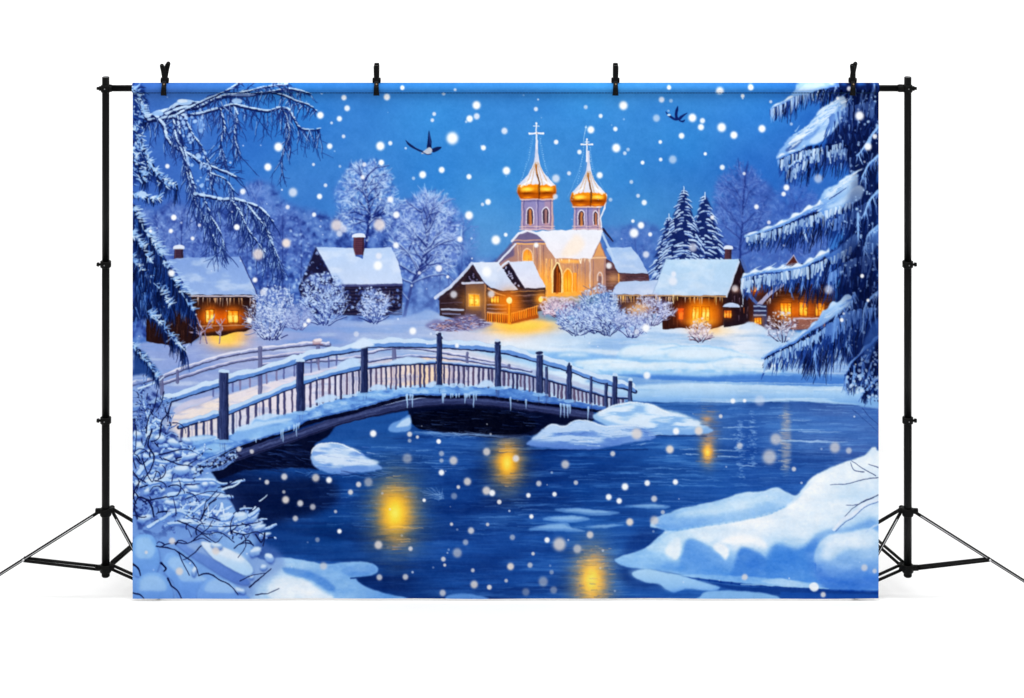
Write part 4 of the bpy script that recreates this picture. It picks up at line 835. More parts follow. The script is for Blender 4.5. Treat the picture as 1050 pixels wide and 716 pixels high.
poly(spline(main_ridge, 5, True), mesh_grad([(664,564,(170,204,246)),(690,556,(222,236,252)),(720,546,(244,249,255)),(780,534,(250,252,255)),(830,506,(248,251,255)),(880,482,(236,244,254)),(760,552,(246,250,255)),(820,540,(238,245,254)),(850,524,(226,238,253)),(890,510,(206,224,250)),(700,576,(150,192,242)),(750,584,(120,168,234)),(800,586,(110,160,230)),(840,580,(116,164,232)),(880,560,(160,194,242)),(890,596,(90,142,220)),(720,585,(124,172,236)),(800,562,(190,214,248))], 3.2), .97, 1.0, rb)
low = spline([(640,578),(676,580),(700,570),(740,566),(790,564),(840,566),(901,560),(901,602),(840,604),(770,600),(700,588),(660,584)],5,True)
poly(low, (92,150,226), .85, 4, None, np.clip((YG - 558) / 38, 0, 1))
for pts, c, a, s, (x0, x1, y0, y1) in [([(698,584),(700,566),(703,556),(709,553),(722,557),(735,567),(750,580),(764,590),(740,592),(712,590)], (98,152,226), .9, 2.6, (712, 770, 572, 604)),
        ([(750,590),(754,576),(757,565),(762,561),(774,565),(783,571),(792,580),(800,589),(806,596),(780,598),(758,596)], (72,130,214), .9, 2.2, (776, 822, 576, 612)),
        ([(786,592),(786,574),(790,562),(797,558),(806,560),(818,563),(830,558),(838,552),(842,570),(842,602),(806,602)], (78,138,220), .9, 3.8, (880, 920, 582, 626))]:
    poly(spline(pts, 5, True), c, a, s, None, np.clip((y1 - YG) / (y1 - y0), 0, 1) * np.clip((x1 - XG) / (x1 - x0), 0, 1))
poly(spline([(690,590),(740,590),(800,594),(850,599),(901,602),(901,606),(840,605),(770,601),(700,592)],5,True), (150,190,240), .8, 1.2)
poly(spline([(780,596),(800,593.6),(820,597),(836,601),(820,602),(796,600)],4,True), (186,212,248), .7, 1.2)
line(spline([(700,592.4),(750,598),(800,602.6),(850,605),(901,607.4)], 5), 2.4, 2.6, (12,58,138), .85, None, 1.2)
line(spline([(668,536),(690,544),(716,540),(752,535),(786,528),(806,519)], 5), 1.8, 1., (110,162,230), .5, None, 2.)
for pts, c, a, s in [([(682,566),(688,555),(697,552),(698,562),(696,572),(688,576)], (236,245,254), .85, 2), ([(731,561),(736,557),(744,560),(748,566),(744,574),(740,570)], (250,252,255), .9, 1.6), ([(736,556),(760,548),(780,552),(786,562),(770,558),(752,558)], (250,252,255), .8, 2.5), ([(640,575),(662,566),(684,570),(696,580),(676,583),(652,582)], (140,184,240), .6, 2.)]:
    poly(spline(pts, 5, True), c, a, s)
poly(spline([(826,566),(832,552),(846,544),(870,540),(901,536),(901,600),(840,598)],5,True), (96,146,222), .6, 3)
poly(spline([(838,590),(835,574),(838,560),(848,550),(866,546),(901,546),(901,598),(870,599),(850,596)],5,True), vgrad((206,224,250),(92,142,222),552,596), .96, 1.4); poly(spline([(843,570),(848,556),(868,549),(896,551),(892,560),(866,564),(852,574)],5,True), (228,238,253), .75, 3)
poly(spline([(838,582),(852,592),(870,596),(901,592),(901,606),(846,604)],5,True), (74,126,212), .75, 3); line(spline([(836,578),(838,590),(848,597)], 5), 2., 1.4, (86,138,220), .7, None, 1.6)
poly(spline([(720,597),(760,601),(820,604),(901,608),(901,614),(820,611),(760,606)],4,True), (22,66,140), .9, .8); seg(760, 599, 850, 603.4, 1.4, 1., (170,204,244), .7, None, .8)
P2 = spline([(648,590),(652,586),(664,584.4),(680,587),(700,591),(720,597),(738,602),(730,606),(705,604),(692,608),(684,605),(676,600),(660,597)],5,True)
poly(P2, vgrad((176,208,246),(120,168,234),584,607), 1, .6, part('printed_ice', None, 'lobe of ice printed below the tip of the right snowbank')); poly(P2 - [4, 1.5], (190,216,248), .4, 3)
poly(spline([(718,612),(724,607),(745,605.6),(780,608),(800,613),(800,616),(718,616)],5,True), (150,190,240), .9, .8); poly([(800,607),(901,610),(901,614),(800,614)], (34,88,170), .8, 1)
for pts in [[(901,490),(886,492),(868,496),(851,497)],[(898,488),(884,480),(873,472)],[(886,484),(876,482),(872,474)],[(901,480),(890,476)],[(901,508),(886,514),(874,522),(856,541)],[(896,510),(880,517),(868,518)]]:
    line(spline(pts, 5), 1.0, .5, (30,44,100), .85)
line(spline([(901,512),(886,518),(874,528),(864,533),(855,543)], 5), 3.4, 3.0, (220,230,250), .9); line(spline([(901,514.6),(886,521),(876,530),(866,536),(857,545)], 5), .9, .9, (70,96,170), .7); line(spline([(888,546),(896,540),(901,538)], 4), 2, 2, (190,210,246), .8)
disc(834.5, 601.6, 4.6, (250,252,255), .9, 2)

# ---- lower left snow and bush
lb = part('printed_snowbank', None, 'snowbank printed at the bottom left under the bare bush')
poly(spline([(136,470),(200,470),(240,520),(262,570),(290,572),(318,576),(334,579),(360,576.4),(380,577.6),(388,584),(382,590),(366,593),(372,600),(392,608),(420,614),(430,618),(136,618)],5,True), mesh_grad([(300,575,(140,182,238)),(350,580,(130,174,232)),(330,595,(110,156,224)),(300,600,(236,242,254)),(340,606,(160,196,242)),(280,590,(226,236,252)),(180,560,(120,160,226)),(160,590,(112,152,222)),(230,590,(126,160,226)),(400,612,(110,160,228)),(160,500,(112,140,208))]), 1, .7, lb)
poly(spline([(290,582),(310,584),(330,592),(344,604),(336,606),(320,596),(296,590)],4,True), (84,136,212), .7, 2); poly(spline([(290,592),(310,594),(330,606),(340,614),(280,614),(276,600)],4,True), (240,246,254), .85, 2.5)
poly(spline([(362,580),(378,579),(386,584),(378,590),(360,591),(350,586)],4,True), (106,152,220), .5, 1.6); seg(360, 593.4, 386, 591.6, 1.8, 1, (14,44,104), .7, None, 1.2)
poly(spline([(456,614),(462,610),(480,609),(500,613),(500,618),(456,618)],4,True), (110,158,226), .85, 1)
bb = part('printed_bush', None, 'bare bush heaped with snow, printed in the lower left corner')
region = spline([(136,400),(158,402),(170,416),(176,440),(190,456),(204,470),(216,480),(204,490),(188,502),(196,516),(226,526),(258,531),(266,540),(270,556),(286,566),(292,580),(276,594),(262,602),(250,614),(136,614)], 4, True)
poly(list(map(tuple, region)), (112,136,202), .55, 4, bb, None, .7)
poly([(136,440),(178,444),(200,470),(208,484),(186,504),(206,524),(256,534),(264,556),(250,580),(230,614),(136,614)], mesh_grad([(150,450,(112,134,200)),(160,520,(120,146,212)),(150,580,(124,164,230)),(200,590,(130,168,232)),(240,560,(150,184,238)),(220,530,(140,168,226)),(200,490,(96,120,190))]), .85, 4)
poly(region, (20,36,104), .75, 1.5, None, np.clip((fbm(8, 6, 4, 44) - .52) * 6, 0, 1) * np.clip((560 - YG) / 30, 0, 1))
# big pillows of snow
def pillow(pts, hi, lo):
    P = spline(pts, 5, True); c = P.mean(0); ys = P[:, 1]
    poly(P + [.4, 1.2], (50,74,144), .6, 1.4); poly(P, vgrad(hi, lo, ys.min(), ys.max()), 1, .6); poly((P - c) * [.7, .5] + c + [-.5, -(ys.max() - ys.min()) * .16], mix(hi, (255,255,255), .35), .6, 1.8)
pillow([(138,552),(144,548),(156,549),(161,560),(164,576),(158,590),(146,592),(136,586),(136,560)], (134,176,238), (112,152,222))
pillow([(138,612),(140,596),(150,588),(164,588),(174,598),(178,614),(170,618),(140,618)], (140,178,238), (106,146,218))
pillow([(168,572),(176,566),(192,578),(204,592),(216,606),(222,616),(186,616),(178,598),(166,584)], (138,176,238), (106,146,220))
pillow([(206,600),(220,592),(236,596),(250,608),(256,618),(206,618)], (138,174,236), (112,150,222))
pillow([(180,556),(200,552),(222,566),(240,584),(256,596),(250,600),(230,592),(208,578),(190,566)], (122,150,216), (96,126,200))
pillow([(206,556),(226,560),(250,572),(260,584),(252,590),(234,582),(216,570)], (222,232,250), (176,204,244))
pillow([(214,535),(226,534),(246,536),(262,532),(270,536),(256,543),(236,544),(220,543)], (214,224,250), (150,176,232)); pillow([(190,532),(204,531),(222,538),(216,545),(200,543)], (206,216,248), (140,166,226))
r = random.Random(77)
def curl(x, y, a, L, w, turn, col=(22,28,82), al=.9):
    pts = [(x, y)]
    for i in range(9):
        a += turn / 9 + r.uniform(-.16, .16); x += math.cos(a) * L / 9; y += math.sin(a) * L / 9; pts.append((x, y))
    line(spline(pts, 3), w, w * .4, col, al)
def laden(pts, w, hi, lo, sw, dark=(18,24,72), gaps=.3, pid=None):
    """a dark twig with lumps of snow lying along it"""
    P = spline(pts, 6); n = len(P); line(P, w, max(.5, w * .5), dark, .95, pid); k = 0
    while k < n - 2:
        m = r.randint(2, 6)
        if r.random() > gaps:
            seg_ = P[k:k + m + 1]; f = r.uniform(.6, 1.25) * sw * (1 - .4 * k / n)
            line([(x + .3, y - w * .2) for x, y in seg_], f, f * .8, jit(lo, 8, r), .95); line([(x, y - w * .3 - f * .28) for x, y in seg_], f * .78, f * .6, jit(hi, 8, r), .95)
        k += m + (1 if r.random() < .5 else 0)
def shoot(x, y, a, L, w, hi, lo, sw, depth=1):
    pts = [(x, y)]; t = r.uniform(-.9, .9)
    for i in range(5):
        a += t / 5 + r.uniform(-.25, .25); x += math.cos(a) * L / 5; y += math.sin(a) * L / 5; pts.append((x, y))
    if depth:
        for q in pts[1:]:
            if r.random() < .7: shoot(q[0], q[1], a + r.choice([-1, 1]) * r.uniform(.5, 1.2), L * r.uniform(.3, .5), w * .7, hi, lo, sw * .7, depth - 1)
    laden(pts, w, hi, lo, sw)
back = [((120,146,212),(76,102,174)), ((150,176,232),(94,122,192))]; front = [((196,214,248),(120,152,218)), ((176,200,244),(104,138,208))]
A1 = [(136,446),(150,440),(168,444),(188,458),(200,472),(218,484),(198,494),(186,506),(216,526),(258,532),(268,548),(240,556),(206,548),(160,548),(136,548)]
for (x, y) in scatter(A1, 46, r): h, l = r.choice(back); shoot(x, y, r.uniform(-2.4, -.1), r.uniform(12, 26), 1.2, h, l, r.uniform(2.4, 4.4), 0)
glow(200, 520, 50, 26, (104,136,204), .35, 4); glow(160, 470, 26, 30, (100,130,198), .35, 4)
for (x, y) in scatter([(136,410),(150,402),(172,404),(178,440),(150,470),(136,470)], 16, r): h, l = r.choice(back); shoot(x, y + 10, r.uniform(-2.2, -.9), r.uniform(14, 26), 1.2, h, l, 1.8)
for (x, y) in scatter(A1, 26, r): h, l = r.choice(back + front); shoot(x, y, r.uniform(-2.6, -.0), r.uniform(12, 24), 1.2, h, l, r.uniform(2.4, 4.2))
for (x, y) in scatter([(140,446),(160,440),(196,458),(222,482),(214,496),(170,500),(140,500)], 34, r): h, l = r.choice(front); shoot(x, y, r.uniform(-1.2, .3), r.uniform(8, 18), 1.1, h, l, r.uniform(2.4, 4.6), 0)
for (x, y) in scatter([(160,505),(196,505),(228,527),(262,534),(272,556),(236,552),(190,540)], 30, r): h, l = r.choice(front); shoot(x, y, r.uniform(-1.3, .3), r.uniform(8, 20), 1.1, h, l, r.uniform(2., 4.2), 0)
def lump(pts, seed=1):
    P = spline(pts, 4, True); c = P.mean(0); ys = P[:, 1]
    poly(P + [.2, 1.4], (46,70,146), .75, 1.4); poly(rough(list(map(tuple, P)), 1.6, .75, seed), vgrad((214,228,252),(104,138,210), ys.min(), ys.max()), 1, .5); poly((P - c) * [.75,.45] + c + [-.3, -(ys.max() - ys.min()) * .18], (220,232,252), .8, 1.)
for (x, y) in scatter([(138,446),(158,442),(196,460),(214,486),(206,504),(262,532),(268,546),(220,546),(170,530),(138,520)], 26, r):
    a, b, s = r.uniform(2., 6.5), r.uniform(1.4, 3.2), r.uniform(-.9, .5)
    lump([(x + math.cos(t) * a * math.cos(s) - math.sin(t) * b * math.sin(s) + r.uniform(-.7, .7), y + math.cos(t) * a * math.sin(s) + math.sin(t) * b * math.cos(s) + r.uniform(-.6, .6)) for t in np.linspace(0, 2 * math.pi, 9)[:-1]], int(x))
for x, y, a, b, s in [(141,446,5,4,.2),(153,448,4,5,.1),(164,450,6,4,.3),(178,454,7,3.4,.5),(192,452,6,2.6,.4),(143,458,4,5,0),(186,482,9,5,-.1),(183,496,7,6,.2),(169,490,8,4,-.5),(160,498,8,3,-.6),(198,500,7,3.4,.3),(210,497,4,3,.1),(218,496,4,2.4,.2),(226,508,6,2.,.1),(236,509,4,1.8,.1),(148,532,8,3.4,-.4),(142,497,4,4,0),(166,478,3.4,5,.3),(172,470,7,2.6,-.5),(196,468,10,2.6,-.35),(232,530,9,3,-.2),(246,530,8,4.4,-.5),(258,531,7,3.4,-.5),(266,541,7,2.6,-.5),(212,540,12,4,.2),(192,536,10,4,.1),(272,548,6,2,-.2),(262,566,7,4,-.6),(276,572,6,4,.8),(199,586,3,5,.2),(246,606,6,2.8,.3),(258,592,2.6,2.2,0),(270,582,3,3,0),(222,560,6,3,.3),(176,516,8,3,.2)]:
    lump([(x + math.cos(t) * a * math.cos(s) - math.sin(t) * b * math.sin(s) + r.uniform(-.5, .5), y + math.cos(t) * a * math.sin(s) + math.sin(t) * b * math.cos(s) + r.uniform(-.5, .5)) for t in np.linspace(0, 2 * math.pi, 10)[:-1]], int(x))
for pts in [[(150,470),(170,462),(190,462),(206,468)],[(146,500),(166,494),(190,490),(214,494),(232,497),(248,494)],[(150,512),(176,506),(200,505),(222,508),(238,510)],[(160,528),(186,522),(208,526),(228,530),(246,527),(262,524)],[(170,540),(196,536),(222,540),(248,542),(268,538)],[(140,470),(150,456),(156,444),(170,438)],[(142,490),(156,478),(172,472),(186,474)],[(190,530),(206,520),(214,512),(224,506)],[(240,534),(256,526),(268,518)],[(150,542),(170,530),(186,528),(204,534)]]:
    laden([(x + r.uniform(-3, 3), y + r.uniform(-4, 4)) for x, y in pts], 1.5, (190,210,246), (104,140,210), 4.2, (16,22,70), .3)
for k in range(38):
    x, y = r.choice([(r.uniform(138, 180), r.uniform(430, 545)), (r.uniform(150, 268), r.uniform(505, 560)), (r.uniform(138, 200), r.uniform(470, 520))]); curl(x, y, r.uniform(-2.6, .4), r.uniform(8, 22), r.uniform(.8, 1.5), r.uniform(-2.4, 2.4), r.choice([(16,22,72), (26,36,96)]), .9)
for pts, w in [([(160,560),(172,562),(182,566),(188,578),(194,590)],1.4),([(182,566),(192,572),(200,580),(204,590)],1.5),([(204,590),(214,588),(224,594),(236,600),(244,610)],1.6),([(164,561),(176,557),(192,557),(206,552),(216,556)],1.3),([(196,556),(206,548),(214,552),(222,556),(228,550)],1.2),([(136,578),(142,583),(144,590)],2.2),([(172,593),(176,601),(182,606),(186,614)],1.8),([(136,608),(144,610),(148,614)],1.6),([(165,577),(170,583),(168,586)],2.4),([(240,562),(250,555),(256,548)],1.2),([(262,548),(268,556),(272,546),(270,560)],1.6),([(256,602),(268,592),(278,583)],1.7),([(246,596),(258,590),(272,588)],1.1),([(262,610),(276,608),(286,604)],1.1),([(236,545),(250,548),(262,545),(270,548)],1.3),([(206,533),(210,524),(216,516),(222,512)],1.8),([(208,530),(210,519),(212,512)],1.1),([(214,517),(222,510),(226,506)],.9),([(256,524),(266,516),(278,508)],1.),([(266,517),(270,509)],.8),([(190,512),(206,506),(220,504),(234,507)],.9),([(224,500),(240,496),(258,493)],.8),([(232,498),(244,491),(250,492)],1.3),([(158,530),(156,520),(150,512),(142,510),(138,520),(142,530),(150,530)],1.7),([(136,512),(140,498),(148,488)],1.3),([(150,444),(152,430),(158,418),(162,400)],1.4),([(164,446),(166,432),(172,424),(176,412)],1.7),([(146,470),(150,482),(156,494),(160,484)],1.3),([(138,430),(140,448),(138,466)],1.),([(168,470),(182,476),(196,478),(204,480)],1.4),([(156,440),(152,456),(158,468),(154,482),(146,494)],1.8),([(176,413),(174,420),(172,432)],1.3),([(168,402),(166,412),(160,422)],1.2),([(250,548),(252,560),(244,572)],1.1),([(182,534),(196,540),(212,548),(226,546),(240,556)],1.4),([(206,560),(196,570),(188,574)],1.3),([(140,470),(146,476),(152,470)],1.5),([(136,484),(142,492),(140,504)],1.5)]:
    line(spline(pts, 5), w, w * .55, (16,22,70), .95)
for pts, w in [([(222,528),(226,522),(227.6,516),(229,524),(231,533)],2.2),([(228,502),(240,498),(246,494)],2.2),([(212,530),(222,518)],1.2),([(266,514),(274,508)],1.4),([(262,520),(259,523)],2),([(214,530),(213,518)],1.4),([(142,398),(160,392),(168,386)],2)]:
    line(spline(pts, 5), w, w * .6, (206,222,250), .9)
for pts in [[(206,486),(222,476),(236,466),(246,461)],[(212,484),(226,480),(240,470)],[(200,480),(214,472),(228,466)]]:
    for k in range(3): line(spline([(x + r.uniform(-3, 3), y + r.uniform(-2, 2)) for x, y in pts], 4), 1.6, 1., r.choice([(176,200,240), (120,150,216)]), .8)
for k in range(90):
    t = r.random(); x = 200 + 46 * t + r.uniform(-4, 4); y = 484 - 20 * t + r.uniform(-4, 4); disc(x, y, r.uniform(.5, 1.4), r.choice([(190,210,246), (14,18,58), (10,14,50), (150,180,232)]), .85, .7)

# crust and small hollows on the near snow
near = (PID == rb) | (PID == lb)
nz = fbm(26, 9, 4, 611) - .5; n2 = fbm(3, 2, 3, 612) - .5
IMG += (near[..., None] * (nz * 46 + n2 * 16)[..., None] * np.array([1.15, .8, .35], np.float32)).astype(np.float32)
IMG[:] = np.clip(IMG, 0, 255)
# ---- great snowy fir on the right
big = part('printed_fir', None, 'great dark fir with snow laden boughs and icicles, printed along the right edge')
DK = [(10,22,66), (16,34,88), (24,50,116), (8,16,52), (40,74,148)]
def bough(line_pts, thick, hang, seed, n, ice=26, icelen=(3, 10), hi=(238,244,254), lo=(110,150,222), lean=0.):
    needles(line_pts, hang, n, big, seed, DK, (.8, 1.9), lean); needles(line_pts, (hang[0] * .5, hang[1] * .8), n // 4, None, seed + 1, [(70,108,184), (120,156,222), (50,86,164)], (.6, 1.3), lean, .75)
    snow_band(line_pts, thick, big, seed, hi, lo); icicles(line_pts, ice, icelen, seed + 2, pid=big)
body = rough([(852,85),(901,85),(901,410),(886,392),(868,372),(858,352),(866,330),(856,312),(862,286),(856,262),(866,240),(862,214),(870,196),(876,182),(868,166),(846,166),(848,140),(860,116)], 4, 2.5, 4)
poly(body, mesh_grad([(880,120,(14,30,84)),(890,160,(8,18,58)),(870,150,(12,28,80)),(885,200,(14,34,92)),(880,260,(16,40,100)),(890,300,(8,16,50)),(870,330,(20,48,112)),(890,360,(26,58,126)),(860,180,(30,68,140))]), .97, 1.5, big)
r = random.Random(66)
for (x, y) in scatter(body, 900, r):
    L = r.uniform(4, 14); a = math.pi / 2 + r.uniform(-.3, .3); seg(x, y, x + math.cos(a) * L, y + math.sin(a) * L, r.uniform(.6, 1.5), .4, jit(r.choice([(8,16,54), (18,40,100), (36,70,146), (64,104,180)]), 8, r), r.uniform(.35, .8))
def spray(pts, n, seed, light=(190,210,248)):
    q = random.Random(seed); P = spline(pts, 6); line(P, 2., 1., (120,156,222), .7)
    for _ in range(n):
        i = q.randint(0, len(P) - 2); x, y = P[i]; L = q.uniform(4, 12); a = math.pi / 2 + q.uniform(-.5, .5)
        seg(x, y, x + math.cos(a) * L, y + math.sin(a) * L, q.uniform(.7, 1.6), .4, jit(q.choice([light, (140,172,232), (84,124,200)]), 10, q), q.uniform(.4, .9))
def tufts(top, n, lens, seed, hi=(210,225,251), lo=(40,76,152)):
    q = random.Random(seed); P = spline(top, 8)
    for _ in range(n):
        i = q.randint(0, len(P) - 2); x, y = P[i] + (P[i + 1] - P[i]) * q.random(); L = q.uniform(*lens); a = math.pi / 2 + q.uniform(-.18, .28); m = L * q.uniform(.35, .6)
        xm, ym = x + math.cos(a) * m, y + math.sin(a) * m; x2, y2 = x + math.cos(a + .1) * L, y + math.sin(a + .1) * L; w = q.uniform(1.4, 3.)
        seg(xm, ym, x2, y2, w * .8, .4, jit(lo, 14, q), .85, big); seg(x, y, xm, ym, w, w * .75, jit(mix(hi, lo, q.random() * .55), 10, q), .9, big)
tufts([(798,110),(815,101),(850,94)], 26, (6, 18), 1)
# top boughs
bough([(790,112),(800,107),(812,101),(820,93),(834,89),(860,86)], (2.4, 5), (6, 22), 11, 150, 40, (5, 15))
poly(spline([(812,98),(815,90),(820,85),(850,85),(846,89),(836,92),(826,97)],4,True), vgrad((170,196,242),(140,176,234),85,98), 1, .7, big); poly(spline([(818,92),(826,86),(846,86),(834,90)],4,True), (214,228,252), .7, 1.2)
icicles([(814,99),(840,92),(858,90)], 26, (4, 14), 13, pid=big)
needles([(840,92),(870,90),(898,90)], (10, 40), 120, big, 14, DK, (.9, 2)); spray([(896,86),(893,100),(894,118)], 26, 3); spray([(876,90),(868,110),(862,126)], 18, 4); spray([(884,92),(880,120)], 14, 9)
# second bough, broad
needles([(806,174),(816,164),(830,158),(850,152),(872,150)], (8, 30), 200, big, 15, DK, (.8, 1.8)); needles([(800,164),(816,156),(836,150),(858,148)], (6, 24), 150, big, 16, DK, (.8, 1.8))
P = spline([(803,150),(806,145),(813,139),(822,133),(830,127),(836,120),(840,113),(848,108),(858,101),(864,98),(868,104),(866,118),(858,130),(848,140),(838,147),(826,150),(814,155),(804,160),(797,163),(796,160)],5,True)
poly(rough(list(map(tuple, P)), 2.5, .6, 5), vgrad((220,232,252),(128,166,230),98,162), 1, .5, big)
for pts, c, a, s in [([(808,146),(820,137),(832,129),(840,121),(838,128),(828,138),(814,148)], (224,234,252), .9, 1.2), ([(846,132),(852,124),(858,112),(862,106),(863,116),(856,128),(848,136)], (120,160,226), .7, 1.6), ([(830,146),(838,138),(850,132),(848,140),(838,147)], (206,222,250), .8, 1.2), ([(842,118),(850,110),(860,103),(856,112),(846,124)], (206,220,250), .7, 1.4), ([(806,153),(816,146),(824,143),(818,150),(808,156)], (30,52,116), .55, 1.), ([(824,142),(834,134),(842,130),(838,136),(828,144)], (96,134,208), .6, 1.)]:
    poly(spline(pts, 4, True), c, a, s)
for k in range(46):
    x, y = r.uniform(806, 862), 0; y = 156 - (x - 800) * .82 + r.uniform(-9, 9); seg(x, y, x + r.uniform(3, 9), y - r.uniform(2, 7), r.uniform(.7, 1.6), .4, r.choice([(226,236,253), (120,156,222), (200,218,250)]), .6)
snow_band([(796,163),(804,159.6),(814,156),(826,151)], (3, 2.4), big, 17); icicles([(797,164),(812,158),(826,153)], 22, (3, 10), 18, pid=big); snow_band([(807,174),(812,170),(819,165),(828,159),(836,155)], (2.6, 2.6), big, 19); icicles([(807,175),(820,166),(838,157),(860,152)], 36, (4, 14), 20, pid=big)
# third bough
needles([(766,242),(800,232),(836,218),(870,206)], (8, 30), 300, big, 21, DK, (.8, 1.8), .0); needles([(800,232),(836,218),(880,206)], (14, 40), 160, big, 22, DK, (.8, 1.8))
snow_band([(763,243),(775,239.6),(788,235),(800,231),(812,225.6),(824,219),(836,213),(848,209),(860,200)], (2.2, 8), big, 23)
P = spline([(841,206),(843,199),(848,193),(857,190),(864,183),(872,179),(878,176),(880,190),(874,200),(862,206),(852,209),(846,210)],5,True); poly(rough(list(map(tuple, P)), 2.5, .6, 6), vgrad((220,232,252),(128,166,230),180,210), 1, .6, big); poly(spline([(846,201),(852,194),(860,192),(868,186),(862,194),(852,202)],4,True), (220,232,252), .8, 1.4); line(spline([(851,204),(860,198),(868,193)],4), 1.4, .6, (30,56,126), .8)
P = spline([(838,216),(848,210),(858,206),(870,198),(880,190),(886,194),(882,204),(870,210),(856,217),(846,222)],5,True); poly(rough(list(map(tuple, P)), 2.5, .6, 7), vgrad((216,229,252),(96,140,216),192,222), 1, .8, big); poly(spline([(848,212),(860,207),(872,200),(866,208),(852,214)],4,True), (206,222,250), .7, 1.4)
icicles([(768,243),(800,234),(830,224),(860,214)], 70, (4, 15), 24, pid=big, w=1.7)
for x, y in [(850,222),(862,218),(832,226),(880,214),(826,230)]: spray([(x, y), (x - 1, y + 12)], 9, int(x), (206,220,250))
# fourth bough
needles([(764,286),(800,276),(830,268),(872,246)], (8, 26), 260, big, 25, [(16,34,84), (24,46,104), (40,72,142), (60,96,172)], (.8, 1.8)); needles([(806,276),(840,266),(872,250)], (16, 46), 240, big, 26, DK, (.8, 2))
snow_band([(759.5,289),(762,284.6),(770,281),(782,279),(796,277.6),(808,276.6),(820,274.6),(830,270),(840,264),(850,259)], (3.4, 6.4), big, 27); icicles([(760,288),(764,284),(784,281),(808,279),(836,270)], 64, (4, 16), 28, pid=big, w=1.7)
P = spline([(846,262),(856,257),(866,249),(876,240),(880,246),(874,258),(862,266),(852,268)],5,True); poly(P, vgrad((130,168,230),(70,112,190),240,268), .9, 1.2, big)
seg(761.5, 286, 761.8, 312, 2., .6, (214,226,250), .9, big)
for x, y in [(840,276),(852,272),(866,262),(824,280),(812,282)]: spray([(x, y), (x - 2, y + 18)], 10, int(x) + 1, (130,164,226))
tufts([(764,245),(800,234),(836,221),(872,208)], 66, (6, 22), 2); tufts([(762,290),(800,281),(836,272),(872,254)], 74, (6, 24), 3); tufts([(800,166),(826,156),(862,148)], 40, (6, 22), 4); tufts([(812,177),(836,160),(868,154)], 34, (5, 20), 6)
tufts([(850,120),(872,110),(898,104)], 24, (12, 40), 7, (120,156,222), (30,60,130)); tufts([(856,226),(876,214),(898,206)], 26, (12, 40), 8, (130,164,228), (34,66,138)); tufts([(850,282),(876,266),(898,262)], 34, (14, 44), 9, (130,166,230), (30,60,132))
poly(body, (6,16,58), .38, 4, None, np.clip((XG - 852) / 22, 0, 1))
# fifth bough
needles([(784,366),(812,352),(836,338),(872,310)], (8, 30), 240, big, 29, DK, (.8, 1.8)); needles([(822,350),(846,336),(878,316)], (20, 52), 300, big, 30, DK, (.9, 2.2))
snow_band([(780.5,368),(790,362),(802,356),(814,350),(824,343),(834,336),(842,327),(850,319),(860,313),(874,308)], (2.4, 8), big, 31, (206,222,250), (96,138,214))
P = spline([(832,338),(838,328),(846,318),(856,312),(868,309),(872,312),(862,320),(850,328),(842,334)],5,True); poly(P, vgrad((190,212,248),(120,158,226),309,338), .95, 1.2, big)
icicles([(782,369),(812,354),(836,342)], 50, (4, 14), 32, pid=big, w=1.7)
for pts in [[(858,322),(852,338),(842,352),(834,366)],[(866,316),(866,338),(868,352)],[(876,300),(866,324)],[(872,330),(870,360)],[(838,338),(836,360),(837,384)]]: spray(pts, 26, int(pts[0][0]), (160,190,240))
for k in range(20): x = r.uniform(800, 848); seg(x, 352 - (x - 800) * .3 + 14, x, 352 - (x - 800) * .3 + r.uniform(20, 32), 1.2, .4, (40,64,130), .8)
tufts([(784,370),(812,356),(836,344),(866,322)], 70, (6, 24), 5, (176,202,246)); tufts([(848,334),(872,320),(898,316)], 40, (16, 46), 10, (120,158,224), (26,58,128))
# lower right boughs
needles([(866,386),(876,372),(888,360),(901,350)], (10, 36), 200, big, 33, DK, (.9, 2), -.1); snow_band([(866,388),(872,374),(884,361),(894,352),(901,346)], (2.2, 4), big, 34, (170,196,242), (80,120,200)); needles([(884,404),(892,392),(901,384)], (6, 20), 90, big, 35, DK); snow_band([(880,412),(888,400),(901,388)], (2, 3.4), big, 36, (176,200,244), (80,120,200))
for pts in [[(868,386),(866,398)],[(876,376),(874,396)],[(886,366),(884,384)],[(894,372),(888,392)]]: spray(pts, 22, int(pts[0][0]) + 4, (150,182,236))
for (x, y) in scatter([(866,390),(880,370),(901,352),(901,412),(886,410)], 120, r): disc(x, y, r.uniform(.6, 1.8), r.choice([(150,182,236), (200,216,248), (14,28,76)]), .75, .8)
for pts in [[(901,130),(892,142),(886,152),(878,160)],[(901,196),(892,206),(886,220)],[(901,232),(890,242),(886,262)],[(901,300),(888,312),(884,340)],[(901,160),(890,170),(884,182)],[(880,220),(880,246)]]:
    spray(pts, 26, int(pts[0][1]), (176,202,246)); line(spline([(x, y - .5) for x, y in pts], 5), 2.8, 1.2, (150,182,238), .75)
poly(spline([(901,326),(892,336),(886,352),(886,366),(890,372),(896,358),(901,344)],4,True), (80,124,200), .7, 2); poly(spline([(901,232),(893,240),(888,254),(892,262),(901,248)],4,True), (110,150,218), .7, 2)
for (x, y) in scatter([(854,110),(901,90),(901,400),(880,380),(862,330),(862,260),(866,200),(850,160)], 160, r): disc(x, y, r.uniform(.5, 1.5), jit((186,206,246), 20, r), r.uniform(.3, .8), .8)
line(spline([(884,418),(892,428),(901,436)],4), .8, .6, (40,60,120), .6); line(spline([(874,420),(888,432),(901,444)],4), .7, .5, (40,60,120), .5)

